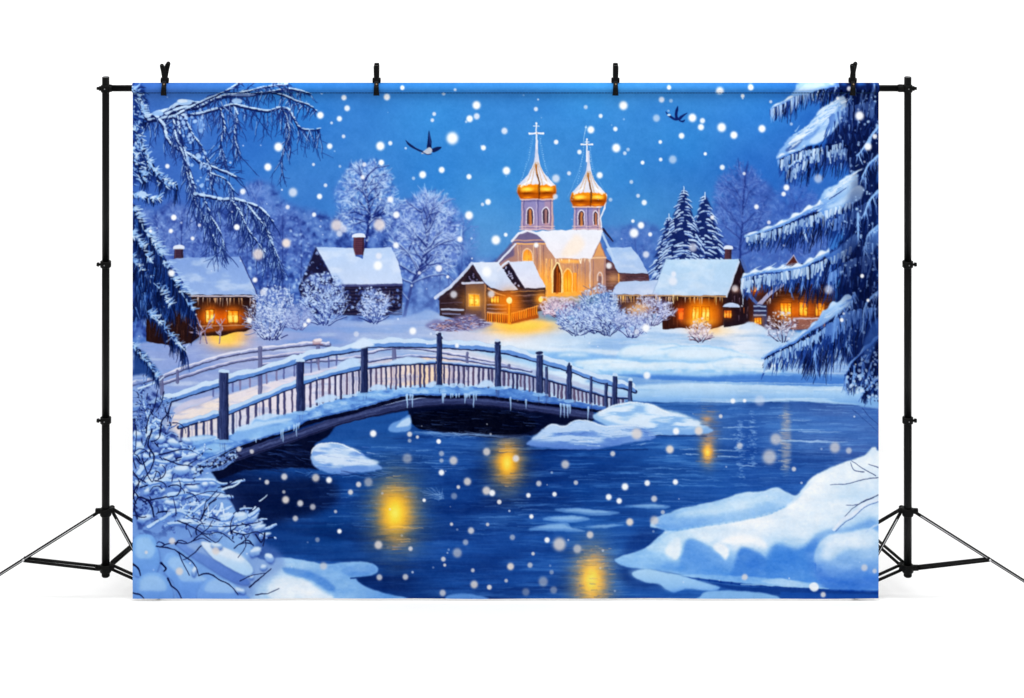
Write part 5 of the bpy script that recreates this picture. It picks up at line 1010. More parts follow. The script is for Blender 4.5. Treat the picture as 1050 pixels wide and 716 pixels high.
for (x0, x1, f, n) in [(806, 864, lambda x: 150 - (x - 806) * .82, 70), (842, 880, lambda x: 206 - (x - 842) * .8, 34), (776, 850, lambda x: 236 - (x - 776) * .42, 50), (768, 850, lambda x: 280 - (x - 768) * .2, 46), (786, 866, lambda x: 362 - (x - 786) * .62, 60)]:
    for k in range(n):
        x = r.uniform(x0, x1); y = f(x) + r.gauss(0, 3.2); L = r.uniform(3, 9)
        if PID[min(H - 1, int((y - PY0) * K)), min(W - 1, int((x - PX0) * K))] == big: seg(x, y, x + L, y - L * .55, r.uniform(.7, 1.8), .5, r.choice([(236,243,254), (206,222,250), (110,150,222), (140,176,234)]), r.uniform(.3, .7))
poly(rough([(862,250),(901,240),(901,400),(880,380),(866,340)],5,3,2), (6,16,58), .3, 6)
for (x, y) in scatter([(856,100),(901,92),(901,400),(880,370),(866,300)], 70, r): line([(x, y), (x - r.uniform(-1, 2), y + r.uniform(4, 12))], r.uniform(1, 2.2), .5, jit((150,180,236), 20, r), r.uniform(.25, .7))
# ---- dark fir on the left
lf = part('printed_fir', None, 'dark fir with drooping snowy boughs printed along the left edge')
r = random.Random(91)
def left_bough(pts, hang, seed, n, light=70):
    needles(pts, hang, n, lf, seed, [(12,28,74), (20,44,104), (30,62,130), (8,18,56)], (.8, 1.8), -.12)
    q = random.Random(seed); P = spline(pts, 6)
    for _ in range(light):
        i = q.randint(0, len(P) - 2); x, y = P[i]; L = q.uniform(2, 7); a = q.choice([math.pi * .5, .2, -.3]) + q.uniform(-.6, .5)
        line([(x + q.uniform(-3, 1), y + q.uniform(-1, 3)), (x + math.cos(a) * L, y + math.sin(a) * L)], q.uniform(1., 2.2), .6, jit(q.choice([(176,202,246), (214,228,252), (130,166,228)]), 10, q), q.uniform(.5, .95))
lbody = rough([(136,205),(142,216),(150,232),(160,248),(170,268),(180,284),(190,298),(199,312),(198,326),(186,322),(176,318),(170,330),(160,326),(136,330)], 4, 2, 8)
poly(lbody, (14,36,90), .95, 1.5, lf)
for (x, y) in scatter(lbody, 420, r):
    L = r.uniform(4, 13); a = math.pi / 2 + r.uniform(-.35, .2); seg(x, y, x + math.cos(a) * L, y + math.sin(a) * L, r.uniform(.7, 1.7), .4, jit(r.choice([(8,18,56), (24,54,120), (60,106,180), (110,150,216), (40,78,150)]), 8, r), r.uniform(.5, .9))
left_bough([(138,212),(150,234),(162,252),(174,276),(186,296),(200,318)], (10, 34), 41, 240, 110)
for pts, hg, sd in [([(136,262),(150,278),(166,296),(176,312)],(8,26),42),([(154,318),(166,330),(178,344),(190,357)],(8,22),43),([(136,238),(146,250),(156,268)],(8,22),44)]: left_bough(pts, hg, sd, 150, 60)
for k in range(60): x, y = r.uniform(138, 196), 0; y = 212 + (x - 138) * 1.62 + r.uniform(-3, 3); seg(x, y, x + r.uniform(3, 9), y + r.uniform(-2, 1), 1.2, .5, (190,210,246), .7)
up = rough([(136,85),(146,86),(150,100),(154,116),(150,128),(146,140),(150,158),(158,172),(170,182),(182,190),(176,192),(160,188),(150,184),(136,190)], 4, 2, 9)
poly(up, (24,50,118), .9, 1.4, lf)
left_bough([(138,88),(146,104),(150,120)], (4, 16), 45, 90, 60); left_bough([(137,128),(146,146),(154,164),(166,180),(182,190)], (6, 20), 46, 160, 100); left_bough([(136,150),(142,166),(150,182)], (6, 18), 47, 80, 40)
for (x, y) in scatter(up, 190, r): seg(x, y, x + r.uniform(-2, 5), y + r.uniform(0, 5), r.uniform(.8, 1.9), .5, jit(r.choice([(150,182,236), (200,218,250), (16,34,90), (60,100,176)]), 10, r), .8)
left_bough([(136,198),(146,200),(156,203),(165,201)], (2, 9), 48, 60, 50); disc(146, 199, 4.4, (190,210,248), .95, 1, 2.6); 
low = rough([(136,352),(146,360),(156,372),(164,384),(158,388),(146,384),(136,386)], 3, 1.5, 3); poly(low, (24,60,124), .85, 1.5, lf); left_bough([(136,352),(146,362),(156,374),(162,384)], (5, 16), 49, 90, 50)
line([(171,350),(176,346),(188,358)], 1.4, .8, (170,190,236), .6)

# ---- bare snowy branches hanging in from the top left
tb = part('printed_branch', None, 'bare snow covered branches printed hanging in at the top left')
r = random.Random(23)
DKB = (24,40,96)
def limb(pts, w0, w1, sw, twigs, tl, droop=True, col=DKB):
    P = spline(pts, 7); n = len(P)
    line(P, w0 * 1.25, w1 * 1.3, col, .97, tb); line([(x + .4, y + w0 * .45) for x, y in P], w0 * .5, w1 * .5, (10,20,64), .6, tb)
    for k in range(int(twigs * 1.7)):
        i = r.randint(1, n - 1); x, y = P[i]; L = r.uniform(*tl); a = math.pi / 2 + r.uniform(-.75, .75) if droop else r.uniform(-1.4, 1.8)
        q = [(x, y)]
        for s in range(5):
            a += r.uniform(-.3, .3) + (.12 if a < math.pi / 2 else -.12); x += math.cos(a) * L / 5; y += math.sin(a) * L / 5; q.append((x, y))
        line(q, r.uniform(.9, 1.6), .45, jit((26,46,108), 12, r), r.uniform(.6, .95), tb)
        if r.random() < .6:
            j = r.randint(0, 2); line([(u - .5, v - .3) for u, v in q[j:j + 3]], r.uniform(.6, 1.2), .5, jit((170,196,242), 18, r), r.uniform(.5, .9), tb)
        for s in range(r.randint(0, 3)):
            j = r.randint(1, 4); b = a + r.uniform(-1, 1); l = L * r.uniform(.2, .45); seg(q[j][0], q[j][1], q[j][0] + math.cos(b) * l, q[j][1] + math.sin(b) * l, .8, .4, (38,60,126), .75, tb)
    if sw > 0:
        for k in range(int(n * 1.2)):
            i = r.randint(0, n - 2); f = 1 - .6 * i / n; m_ = r.uniform(.4, 1.15); line([(P[i][0], P[i][1] - w0 * .3 - sw * .2), (P[i + 1][0] + 1, P[i + 1][1] - w0 * .3 - sw * .2)], sw * f * m_, sw * f * m_, jit((196,214,248), 16, r), .9, tb)
limb([(150,121),(158,118),(170,115),(180,109),(190,106),(206,107)], 4.0, 3.0, 4.0, 12, (8, 18))
limb([(170,118),(186,112),(204,110),(220,102),(238,98),(258,97),(278,94),(300,91),(318,97)], 3.8, 1.2, 2.8, 34, (8, 26))
limb([(152,124),(170,121),(190,119),(209,116),(226,111),(240,108),(258,112),(274,114),(290,111),(298,116),(305,130),(314,134),(328,133)], 3.0, .9, 2.4, 50, (10, 34))
limb([(178,120),(192,112),(208,104),(222,98),(236,90),(246,85)], 2.4, 1.4, 2., 18, (6, 16), False)
limb([(236,98),(256,92),(276,88),(296,86)], 2.0, .9, 1.6, 22, (5, 14), False); limb([(276,94),(292,99),(304,104),(316,108),(324,114)], 1.8, .7, 1.4, 16, (6, 20))
limb([(288,111),(294,122),(296,140),(290,156),(289,180)], 1.4, .5, .7, 18, (10, 26)); limb([(240,108),(243,122),(240,140),(246,160)], 1.6, .6, 1.2, 20, (10, 30)); limb([(226,112),(230,130),(226,148),(232,166)], 1.6, .6, 1.1, 18, (10, 26))
limb([(160,120),(168,130),(172,144),(184,154),(196,160),(206,168),(218,172),(232,178),(243,183)], 3.0, .8, 2.6, 34, (8, 24), False)
limb([(182,120),(184,138),(190,158),(194,176),(199,194),(200,208),(208,222),(216,238),(222,252)], 3.2, 1.4, 1.8, 46, (10, 30)); limb([(190,120),(196,136),(206,150),(214,170),(216,190)], 1.8, .7, 1.4, 26, (8, 24)); limb([(178,124),(180,140),(188,160),(192,180),(196,196)], 2., .8, 1.4, 22, (8, 22))
limb([(200,200),(212,202),(226,205),(240,205),(254,209),(268,215),(280,228)], 2.6, 1.2, 3.0, 48, (12, 36)); limb([(236,205),(246,218),(252,232),(262,246),(272,260)], 1.8, .7, 1.6, 30, (10, 30)); limb([(254,212),(266,226),(276,240),(282,262)], 1.6, .6, 1.6, 24, (10, 28)); limb([(210,206),(216,222),(226,240),(230,258)], 1.8, .7, 1.2, 26, (10, 28))
limb([(270,226),(276,244),(284,262),(290,284)], 1.2, .5, .8, 18, (8, 24)); limb([(216,178),(230,184),(240,196)], 1.4, .6, 1.2, 12, (6, 18))
for (x, y) in scatter([(176,118),(206,112),(214,150),(218,196),(200,200),(190,160)], 60, r): disc(x, y, r.uniform(.6, 2.), jit((176,198,244), 16, r), .8, .9)
glow(206, 128, 5, 9, (140,172,232), .7); disc(189, 105, 8, (176,200,246), .95, 1.4, 3.2); disc(187, 103.6, 5, (220,232,252), .9, 1.4, 1.8); disc(162, 116.6, 6, (160,188,240), .95, 1.2, 2.4); disc(243, 103.6, 5, (176,200,246), .9, 1.4, 2.6); disc(246, 97, 16, (176,190,234), .6, 2, 1.6)

# ---- two birds
b1 = part('printed_bird', None, 'larger dark bird with raised wings printed left of the church domes'); b2 = part('printed_bird', None, 'smaller dark bird printed high at the right of the sky')
poly(spline([(415.3,143.6),(420,147.4),(427,151.6),(434,155),(432,156),(424,152.6),(418,148.6)],4,True), (24,40,92), 1, .3, b1); poly(spline([(439.6,133.6),(441.2,140),(442.4,148),(442,153),(438.4,154),(437.6,150),(438.4,142)],4,True), (20,36,88), 1, .3, b1)
poly(spline([(442,153),(447,151),(452.6,150.6),(450,154),(444,156.4)],4,True), (20,36,88), 1, .3, b1); poly(spline([(432,157.6),(436,154),(441,151),(443,154),(441,157.6),(436,158)],4,True), (186,190,206), 1, .3, b1); line([(433,156.4),(438,158.6),(442,158)], .9, .9, (40,52,100), .9); seg(440, 138, 441, 148, 1., .6, (70,96,160), .7)
poly(spline([(682.6,114),(687,118),(692,121),(696,123),(693,124),(687,121),(684,117.6)],4,True), (22,44,110), 1, .3, b2); poly(spline([(695,108.6),(695.6,113),(694.6,118),(696,123),(693,122.6),(692,117),(693.4,111)],4,True), (18,38,104), 1, .3, b2)
poly(spline([(695,122),(698,119),(705,115.6),(700,121),(697,124)],4,True), (18,38,104), 1, .3, b2); poly(spline([(696,124),(700,124),(702.6,123),(701,126),(698,125.6)],4,True), (18,38,104), 1, .3, b2); disc(686, 118, 1.6, (206,226,250), .95, .8, 1.2, b2)

# ---- the printer's colours: deep blues, clean whites
def grade():
    c = IMG / 255.; m = np.clip((c[..., 2] - c[..., 0]) * 2.4, 0, 1); l = c.mean(2); w = m * np.clip(1.25 - l, 0, 1)
    pur = np.clip((c[..., 0] - .72 * c[..., 1]) * 6, 0, 1); c[..., 0] *= 1 - (.05 + .1 * pur) * w; c[..., 1] *= 1 + .05 * pur * w
    hot = np.clip((c[..., 0] - c[..., 2]) * 2.2, 0, 1); c[..., 0] *= 1 + .12 * hot; c[..., 2] *= 1 - .2 * hot
    c **= (1.04 - .06 * hot)[..., None]; c = np.clip(c, 0, 1); s = c * c * (3 - 2 * c); c += .24 * (s - c)
    IMG[:] = np.clip(c, 0, 1) * 255
grade()

# ---- brush wobble and the grain of the print
warp(.34, 6, 301)
IMG += ((fbm(1.6, 1.6, 2, 401) - .5) * 8 + (fbm(7, 7, 3, 402) - .5) * 9)[..., None]
IMG[:] = np.clip(IMG, 0, 255)

# ---- falling snow
FL = """328.4 118.4 3.2 1|348 122 2.5 .9|340 126.3 1.3 .7|285.5 150.8 4 1|338 150.3 2.6 .9|274.7 171.4 3.4 1|300.4 197.4 4.2 .7|171.7 170.4 2.1 .9|327.6 201.8 2.5 .95|321.4 169 1.4 .8|249 196.6 2.6 .85|243 233 2.5 1|178.4 222.9 2.3 1|295 212.5 2 .8|333.8 190.4 1.5 .5|322 220.4 2 .9|345 231.5 5.4 .75
352.7 100.3 2.5 .9|355.9 111.2 2.7 .85|396.7 99.6 3 1|412.8 89 2 .95|390 150 4 1|400.2 147 2 .85|352.2 140.2 1.7 .8|488.6 108 3.8 1|481.6 121.9 3.1 1|488.8 119.4 2.9 .8|445.2 117 1.8 .8|443.3 123.4 1.7 .8|463.8 141.9 5.6 .95|495.7 151.6 2.4 .95|517.3 134.3 3 .8|519.3 175 3.6 1|433.4 179.3 3.3 1|452.9 174.4 2.8 1|480.9 181.3 2.4 .95|500.4 207 2.7 .95|480.9 220.9 3.8 1|406.4 220.4 3.2 .95|391 167 2.7 1|400.2 204.6 2.8 .9|389 230.8 5.6 .75|570.2 145.9 2.1 .9|570 183.3 3.8 .7|569.3 201.8 2.5 .7|549.5 112 2 .8|454.9 96 1.8 .6|466.8 91 1.4 .7|372 182 2 .9|373.5 169 2 .8|478 125 1.2 .5|424 183 1.6 .5|348.5 171 1.3 .5|333.6 190.4 1.8 .5|494.8 209.6 1.6 .7
639.2 108.4 4 1|685.7 88.7 2 .9|737.7 92.5 3.8 1|769.3 88.7 2.7 .95|761.5 98.5 1.8 .9|678.4 102.3 2.7 .8|688 103.5 1.8 .4|673.1 121.4 3.4 .5|710 121 3.8 1|720.3 124 2.5 .85|718.8 130.6 2.9 .95|740 130.8 4.1 1|752.5 138.6 3.4 1|698.9 139.6 2.7 .95|631.9 152 3.9 1|605.9 133.3 3.3 1|631 132.5 2.1 .9|615.9 119.1 1.9 .85|600.6 110 1.9 .6|677.1 145.9 1.7 .9|658.9 167 1.8 .95|677.5 163.9 1.7 .85|689.9 163.9 3.8 .5|614.9 180 2.9 .95|594.2 156.2 2.1 .9|740.6 171.7 2.4 .85|723.2 158 1.5 1|583.5 178 1.9 .8|570.5 145.7 1.6 .6|640.7 157.4 1.7 .7|644 153.6 1.7 .5|654.3 201 1.8 .7|660.6 208 2.5 .9|647.4 186.8 1.8 .6|626 205 1.8 .5|763 178 1.5 .8
881.4 118.9 4.1 .95|890 150.5 3.4 .95|897 140 2.3 .85|781.3 132 3.4 1|839 183.2 4.1 .5|806.4 192.4 2.8 .95|803.5 199 2.1 .9|790.3 104.4 1.4 .7|811.4 127.3 1.4 .5|775.6 212 2.2 .9|788.4 228 1.8 .8|870 90 2.2 .8|859 101 1.4 .9
323.7 490.4 3.6 .75|337.3 492.7 2.8 .95|367.7 497 2.5 .9|359.4 505 2.4 .9|377.7 494.4 4.1 .45|307.8 516.5 2.9 .85|320.6 520.3 2.8 .65|302.8 532 2.6 .75|348 545.2 2.1 1|388 559 3.8 .85|420.9 563 2.1 .85|452.7 484.7 2.7 .95|465 472.3 3.9 .75|499 463 3.6 .75|479.3 493.7 3.6 .8|452.7 465.2 2.5 .5|452.7 472.4 2 .5|498.8 503 3.9 .85|504.7 505.3 2.9 .95|434.9 513.2 1.6 1|470 499.4 1.7 .9|483 544 3 .8|477.4 556 2.7 .5|468.9 566.9 4.4 .5|454.6 573.5 2.2 .85|486.2 599.2 3.6 .8|389 592.3 2.8 .75|415.7 592 2.7 .75|501.4 602 1.9 .85|463 537.6 1.5 .9|465.6 508.7 3 .35|512 514.6 1.9 .95|450 452.9 1.8 1|484.8 584.7 1.8 .75|331.6 580.9 3.6 .5|417.6 470.2 4.6 .4|453.9 608.2 3 .7|456 579.6 1.4 .9|500 537.6 1.6 .8|344 525 1.5 .7|325.4 554 2.2 .4
579.6 476.4 3.9 .7|628.3 465.4 2.4 .8|686.9 461.2 3.7 1|640.9 499.4 3.2 1|663.7 495.8 2.6 .95|692.6 494.7 2.5 1|624.2 509.9 2.8 1|634.9 513.9 2.6 1|670.8 512 2.9 .8|552.5 496 2.6 .75|590.5 495.1 2.1 .75|568.6 507 2.1 .95|541.8 508 2.1 .95|511.9 514.4 1.9 .9|544.9 529.8 2 1|645.8 535.7 3.4 1|605 548.6 3.3 .8|561 554 2.5 1|573.6 558.3 6.2 .78|525.4 551 2.6 .5|546.6 568 1.6 .9|523.5 580.9 3.3 .95|543.5 579.7 2.5 .65|557 596.6 4.6 .42|567.7 605.3 3.4 .35|539.2 607.2 3.6 .3|565.6 587 2.1 .4|519 595.4 1.7 .7|502 602 2.2 .8|529 470 3.2 .9|592 563 4 .6
795.5 450.3 5.4 .6|788.9 468.6 6.8 .62|856 458.8 5 .6|870.3 462 2.9 .6|814 481 2.1 .8|751.4 411 2.3 .95|763.4 410.7 1.7 .9|738.9 426.7 1.8 .85|716.5 441.8 3.9 1|693.3 442.5 3.1 1|653 445 5.2 .8|763.7 591.8 2.9 .8|844 609.7 2.5 .9|886.4 582.4 3.2 .65|897 586 2.2 .65|679.7 525.8 2 .6|671 534.3 4.2 .65|758.4 457 3 .6|779 410.6 5 .35
178.2 223 2.4 1|175.3 236.8 2 1|197.5 244.5 1.8 .9|242.6 233 2.3 1|264.6 260.8 5.2 .75|293.5 249.4 4.1 .95|261.4 287 2.4 .9|269.6 299.8 3 .7|316.3 329 2 1|312.8 333.4 1.9 .9|255.8 328.3 2.6 .9|176 280 3.1 .95|348 240 3 .6|154.4 237 1.5 .9|204.6 231 1.5 .8
508.5 246 4.2 1|450 275.2 3 .95|499 278.7 4.7 .98|465.2 302 3.4 .7|503.7 301.3 3.4 .7|549.8 251.4 2.3 .95|471.6 245.4 2.6 .95|459 284 1.4 .9|518.6 240.6 1.8 .9|624.4 272.6 2.8 .85
657.3 231.3 3.1 1|650.2 239.2 4.3 .95|666.7 240.6 1.9 .9|649 226.9 1.6 .9|662.4 261.2 3.1 .75|710.5 254 4 .6|690.2 288.7 4.1 .7|690.8 281.3 2.5 .75|662.4 336.5 3.7 1|753.5 295.6 3.2 .55|730.3 223 1.9 .9|652.6 340.4 2.6 .6|849.6 297 4.2 .5|884 283 1.8 .95|890 308 1.4 .9|863 328 1.8 .95
423.3 339.5 3.3 1|365.3 342.8 2.6 .5|382.7 444.7 3.1 1|420 445.4 2.4 .9|449.7 452.7 2 1|428 448.3 1.5 .9|663.4 385.2 3.4 .9|245 460.4 2.4 .85|258.3 462.9 2 .8|468.6 354.4 2 .9|291.5 489 3 .85|273.7 494.4 2.2 .85|292.9 512.7 3.4 .9|221.2 565 3.6 .8|184 586 3.6 .8|150 566.4 1.6 .7|176.5 554.8 3.1 .85|291 504.6 1.6 .6|420 452 1.8 .5|386 249 5 .0|387.5 272.5 4.2 1|388.4 262.6 3 .75|406 251.6 2.8 .9|450 276 2.6 .6|430 280 1.6 .7|352 235 3.6 .6"""
flakes = sorted([tuple(map(float, f.split())) for f in FL.replace('\n', '|').split('|')], key=lambda f: -f[2] * (f[3] > 0))
r = random.Random(7)
rest = part('printed_snowflakes', None, 'scatter of smaller printed snowflakes')
for k in range(150):
    x, y = r.uniform(140, 898), r.uniform(88, 610)
    disc(x, y, r.uniform(.6, 1.3), (226,236,252), r.uniform(.25, .75), .9)
for i, (x, y, rad, a) in enumerate(flakes):
    if a <= 0: continue
    c = (250,252,255) if a > .8 else (236,238,248)
    if y > 415 and a < .95: c = (222,220,224)
    if y > 415 and rad > 3.2: c = (226,218,214)
    if 225 < y < 262 and rad > 4 and x < 400: c = (242,228,222)
    disc(x, y, rad * 1.2, c, a * .4, rad * .9, rad * 1.25); disc(x, y, rad * .92, c, a, max(1.4, rad * .75), rad * .98, part('printed_snowflake', None, None) if i < 100 else rest)
for a, b in ((761, 98), (761.5, 101)): disc(a, b, .9, (236,244,254), .7, .8)
WORLD_S, KEY, TOP, INK = 0.88, 24., 84., .72

# ================================================================ the place: a hung cloth, two stands, a rod and clips
import bpy, bmesh
from mathutils import Vector, Matrix
SC = bpy.context.scene; COL = SC.collection
S = 2.2 / 765.0                                    # metres per picture unit: the cloth is 2.2 m wide
FLOOR = 617.0
def P3(x, y, d=0.): return Vector(((x - 525.) * S, d * S, (FLOOR - y) * S))      # d: units behind the plane of the cloth

def mat(name): 
    m = bpy.data.materials.new(name); m.use_nodes = True; return m, m.node_tree.nodes, m.node_tree.links
m_print, N, L = mat('printed polyester'); b = N['Principled BSDF']
a = N.new('ShaderNodeVertexColor'); a.layer_name = 'ink'
wv = N.new('ShaderNodeTexNoise'); wv.inputs['Scale'].default_value = 900; wv.inputs['Detail'].default_value = 1
bp = N.new('ShaderNodeBump'); bp.inputs['Strength'].default_value = .06; bp.inputs['Distance'].default_value = .001
L.new(a.outputs['Color'], b.inputs['Base Color']); L.new(wv.outputs['Fac'], bp.inputs['Height']); L.new(bp.outputs['Normal'], b.inputs['Normal'])
b.inputs['Roughness'].default_value = 1.; b.inputs['Specular IOR Level'].default_value = 0.
m_back, N, L = mat('white polyester back'); b = N['Principled BSDF']; b.inputs['Base Color'].default_value = (.78, .78, .78, 1); b.inputs['Roughness'].default_value = .95
def black(name, col, rough, spec):
    m, N, L = mat(name); b = N['Principled BSDF']
    n = N.new('ShaderNodeTexNoise'); n.inputs['Scale'].default_value = 60; r_ = N.new('ShaderNodeMapRange'); r_.inputs[3].default_value = rough - .05; r_.inputs[4].default_value = rough + .08
    L.new(n.outputs['Fac'], r_.inputs[0]); L.new(r_.outputs[0], b.inputs['Roughness'])
    b.inputs['Base Color'].default_value = (*col, 1); b.inputs['Specular IOR Level'].default_value = spec; return m
m_pole = black('black painted tube', (.0015, .0015, .0016), .3, .09)
m_plast = black('black plastic', (.0015, .0015, .0015), .45, .07)
m_leg = black('black leg steel', (.002, .002, .002), .34, .1)
m_steel, N, L = mat('bare steel'); b = N['Principled BSDF']; b.inputs['Base Color'].default_value = (.42, .42, .43, 1); b.inputs['Metallic'].default_value = 1; b.inputs['Roughness'].default_value = .3  # steel of the rivets, also the strip imitating the leg highlight
m_screw, N, L = mat('dull screw'); b = N['Principled BSDF']; b.inputs['Base Color'].default_value = (.16, .16, .165, 1); b.inputs['Metallic'].default_value = 1; b.inputs['Roughness'].default_value = .4
m_white, N, L = mat('white studio paper'); b = N['Principled BSDF']; b.inputs['Base Color'].default_value = (.93, .93, .93, 1); b.inputs['Roughness'].default_value = .9; b.inputs['Specular IOR Level'].default_value = .1
n = N.new('ShaderNodeTexNoise'); n.inputs['Scale'].default_value = 3; cr = N.new('ShaderNodeValToRGB'); cr.color_ramp.elements[0].color = (.92, .92, .92, 1); cr.color_ramp.elements[1].color = (.94, .94, .94, 1); L.new(n.outputs['Fac'], cr.inputs[0]); L.new(cr.outputs[0], b.inputs['Base Color'])

def empty(name, loc, label, cat, group=None):
    o = bpy.data.objects.new(name, None); o.empty_display_size = .05; o.location = loc; COL.objects.link(o)
    o['label'] = label; o['category'] = cat
    if group: o['group'] = group
    return o
def wm(o):
    own = Matrix.Translation(o.location)
    return own if o.parent is None else wm(o.parent) @ o.matrix_parent_inverse @ own
def link(name, me, parent=None, m=None):
    o = bpy.data.objects.new(name, me); COL.objects.link(o)
    if m is not None: me.materials.append(m)
    if parent is not None: o.parent = parent; o.matrix_parent_inverse = wm(parent).inverted()
    return o

# ---- the cloth, one grid cut into its printed motifs
def depth(y, x):
    """picture units in front (-) or behind of the cloth plane: the hem is a tube round the rod, the rest hangs from it"""
    t = (y - 90.) / 5.
    d = np.where(y < 95., -5.4 * np.sqrt(np.clip(1 - t * t, 0, 1)), 0.)
    fade = np.clip((y - 95.) / 60., 0, 1)
    return d + fade * (.55 * np.sin(x * .021 + .4) + .35 * np.sin(x * .053 + 1.3 + y * .004) + .25 * np.sin(y * .013))
ink = np.clip(IMG / 255., 0, 1); ink = np.where(ink <= .04045, ink / 12.92, ((ink + .055) / 1.055) ** 2.4) * INK
pad = np.pad(ink, ((1, 1), (1, 1), (0, 0)), mode='edge')
vcol = (pad[:-1, :-1] + pad[1:, :-1] + pad[:-1, 1:] + pad[1:, 1:]) / 4
vcol = np.concatenate([vcol, np.ones(vcol.shape[:2] + (1,), np.float32)], 2).reshape(-1, 4).astype(np.float32)
vx, vy = np.meshgrid(PX0 + np.arange(W + 1) / K, PY0 + np.arange(H + 1) / K)
vd = depth(vy, vx)
VC = np.stack([(vx - 525.) * S, vd * S, (FLOOR - vy) * S], 2).reshape(-1, 3).astype(np.float32)
quad = (np.arange(H)[:, None] * (W + 1) + np.arange(W)[None, :]).reshape(-1)
pidf = PID.reshape(-1); order = np.argsort(pidf, kind='stable'); cuts = np.searchsorted(pidf[order], np.arange(len(PARTS) + 1))
backdrop = empty('photo_backdrop', P3(518.5, FLOOR, 0), 'wide cloth backdrop printed with a snowy village, church and bridge, hanging from the rod', 'backdrop')
def cells_mesh(name, cells):
    q = quad[cells]; lo = np.stack([q, q + W + 1, q + W + 2, q + 1], 1).reshape(-1)
    u, inv = np.unique(lo, return_inverse=True); me = bpy.data.meshes.new(name); n = len(cells)
    me.vertices.add(len(u)); me.vertices.foreach_set('co', VC[u].reshape(-1))
    me.loops.add(4 * n); me.loops.foreach_set('vertex_index', inv.reshape(-1).astype(np.int32))
    me.polygons.add(n); me.polygons.foreach_set('loop_start', (np.arange(n) * 4).astype(np.int32))
    me.update(calc_edges=True)
    at = me.color_attributes.new('ink', 'FLOAT_COLOR', 'POINT'); at.data.foreach_set('color', vcol[u].reshape(-1))
    me.shade_smooth(); return me
made = {}
need = set(p for _, p, _ in PARTS if p is not None)
for i, (name, parent, label) in enumerate(PARTS):
    cells = order[cuts[i]:cuts[i + 1]]
    if len(cells) < 6 and i not in need: continue
    par = backdrop if parent is None else made[parent]
    if len(cells):
        o = link(name, cells_mesh(name, cells), par, m_print)
    else:
        o = bpy.data.objects.new(name, None); COL.objects.link(o); o.parent = par; o.location = (0, 0, 0)
    if label: o['label'] = label
    if name in ('printed_woodland', 'printed_snowflakes'): o['kind'] = 'stuff'
    made[i] = o

def mesh_of(bm, name):
    me = bpy.data.meshes.new(name); bm.normal_update(); bm.to_mesh(me); bm.free(); return me
def ring_tube(bm, pts, rad, seg_=20, cap=True, square=0., aspect=1.):
    """sweeps a round (or squared) section along points; rad may be a list"""
    pts = [Vector(p) for p in pts]; n = len(pts); rad = rad if isinstance(rad, (list, tuple)) else [rad] * n; rings = []
    for i, p in enumerate(pts):
        t = (pts[min(i + 1, n - 1)] - pts[max(i - 1, 0)]).normalized()
        ref = Vector((0, 1, 0)) if abs(t.y) < .9 else Vector((1, 0, 0)); u = t.cross(ref).normalized(); v = t.cross(u).normalized(); ring = []
        for k in range(seg_):
            a = 2 * math.pi * k / seg_; c, s_ = math.cos(a), math.sin(a)
            if square: e = 2. / square; c, s_ = math.copysign(abs(c) ** e, c), math.copysign(abs(s_) ** e, s_)
            ring.append(bm.verts.new(p + u * (rad[i] * c) + v * (rad[i] * s_ * aspect)))
        rings.append(ring)
    for a, b in zip(rings, rings[1:]):
        for k in range(seg_):
            f = bm.faces.new((a[k], a[(k + 1) % seg_], b[(k + 1) % seg_], b[k])); f.smooth = True
    if cap: bm.faces.new(rings[0][::-1]); bm.faces.new(rings[-1])
def tube(name, pts, rad, parent, m, **kw):
    bm = bmesh.new(); ring_tube(bm, pts, rad, **kw); bmesh.ops.recalc_face_normals(bm, faces=bm.faces); o = link(name, mesh_of(bm, name), parent, m); return o
def block(bm, lo, hi, bev=.0015):
    r_ = bmesh.ops.create_cube(bm, size=1.); vs = r_['verts']; c = (Vector(lo) + Vector(hi)) / 2; d = Vector(hi) - Vector(lo)
    for v in vs: v.co = Vector((v.co.x * d.x, v.co.y * d.y, v.co.z * d.z)) + c
    es = list({e for v in vs for e in v.link_edges}); bmesh.ops.bevel(bm, geom=es, offset=bev, segments=2, affect='EDGES', profile=.6)

# back of the cloth: white unprinted side, a fold thickness behind the print, closing the hem tube round the rod
bm = bmesh.new(); xs = np.linspace(PX0, PX1, 90); ys = [85.0, 85.6, 86.6, 88, 90, 92, 93.4, 94.4, 95.0, 97] + list(np.linspace(110, 614, 36)); G = []
for y in ys:
    t = (y - 90.) / 5.; row = []
    for x in xs:
        if y <= 95: d = 4.6 * math.sqrt(max(0, 1 - t * t)) + .25
        else: d = float(depth(np.array(y), np.array(x))) + .3
        row.append(bm.verts.new(P3(x, y, d)))
    G.append(row)
for a, b in zip(G, G[1:]):
    for k in range(len(xs) - 1): bm.faces.new((a[k], a[k + 1], b[k + 1], b[k])).smooth = True
link('cloth_back', mesh_of(bm, 'cloth_back'), backdrop, m_back)
bm = bmesh.new(); r = random.Random(2)                       # the line of stitches under the rod
x = PX0 + 1
while x < PX1 - 3:
    ring_tube(bm, [P3(x, 95.2, -.4), P3(x + 2.6, 95.2, -.5)], .48 * S, 6); x += 3.
link('hem_seam', mesh_of(bm, 'hem_seam'), backdrop, black('blue thread', (.008, .025, .06), .8, .05))

# ---- the rod through the hem
rod = empty('crossbar', P3(518.5, 90.6), 'black horizontal rod carrying the cloth between the tops of the two stands', 'rod')
tube('rod', [P3(113, 90.6), P3(926, 90.6)], 3.3 * S, rod, m_pole, seg_=28)
tube('end_sleeve', [P3(920.5, 90.6), P3(922, 90.6), P3(926, 90.6), P3(927.4, 90.6)], [3.5 * S, 4.0 * S, 4.0 * S, 3.4 * S], rod, m_plast, seg_=28)
tube('end_sleeve', [P3(111.4, 90.6), P3(113, 90.6), P3(115, 90.6)], [3.9 * S, 3.9 * S, 3.5 * S], rod, m_plast, seg_=28)

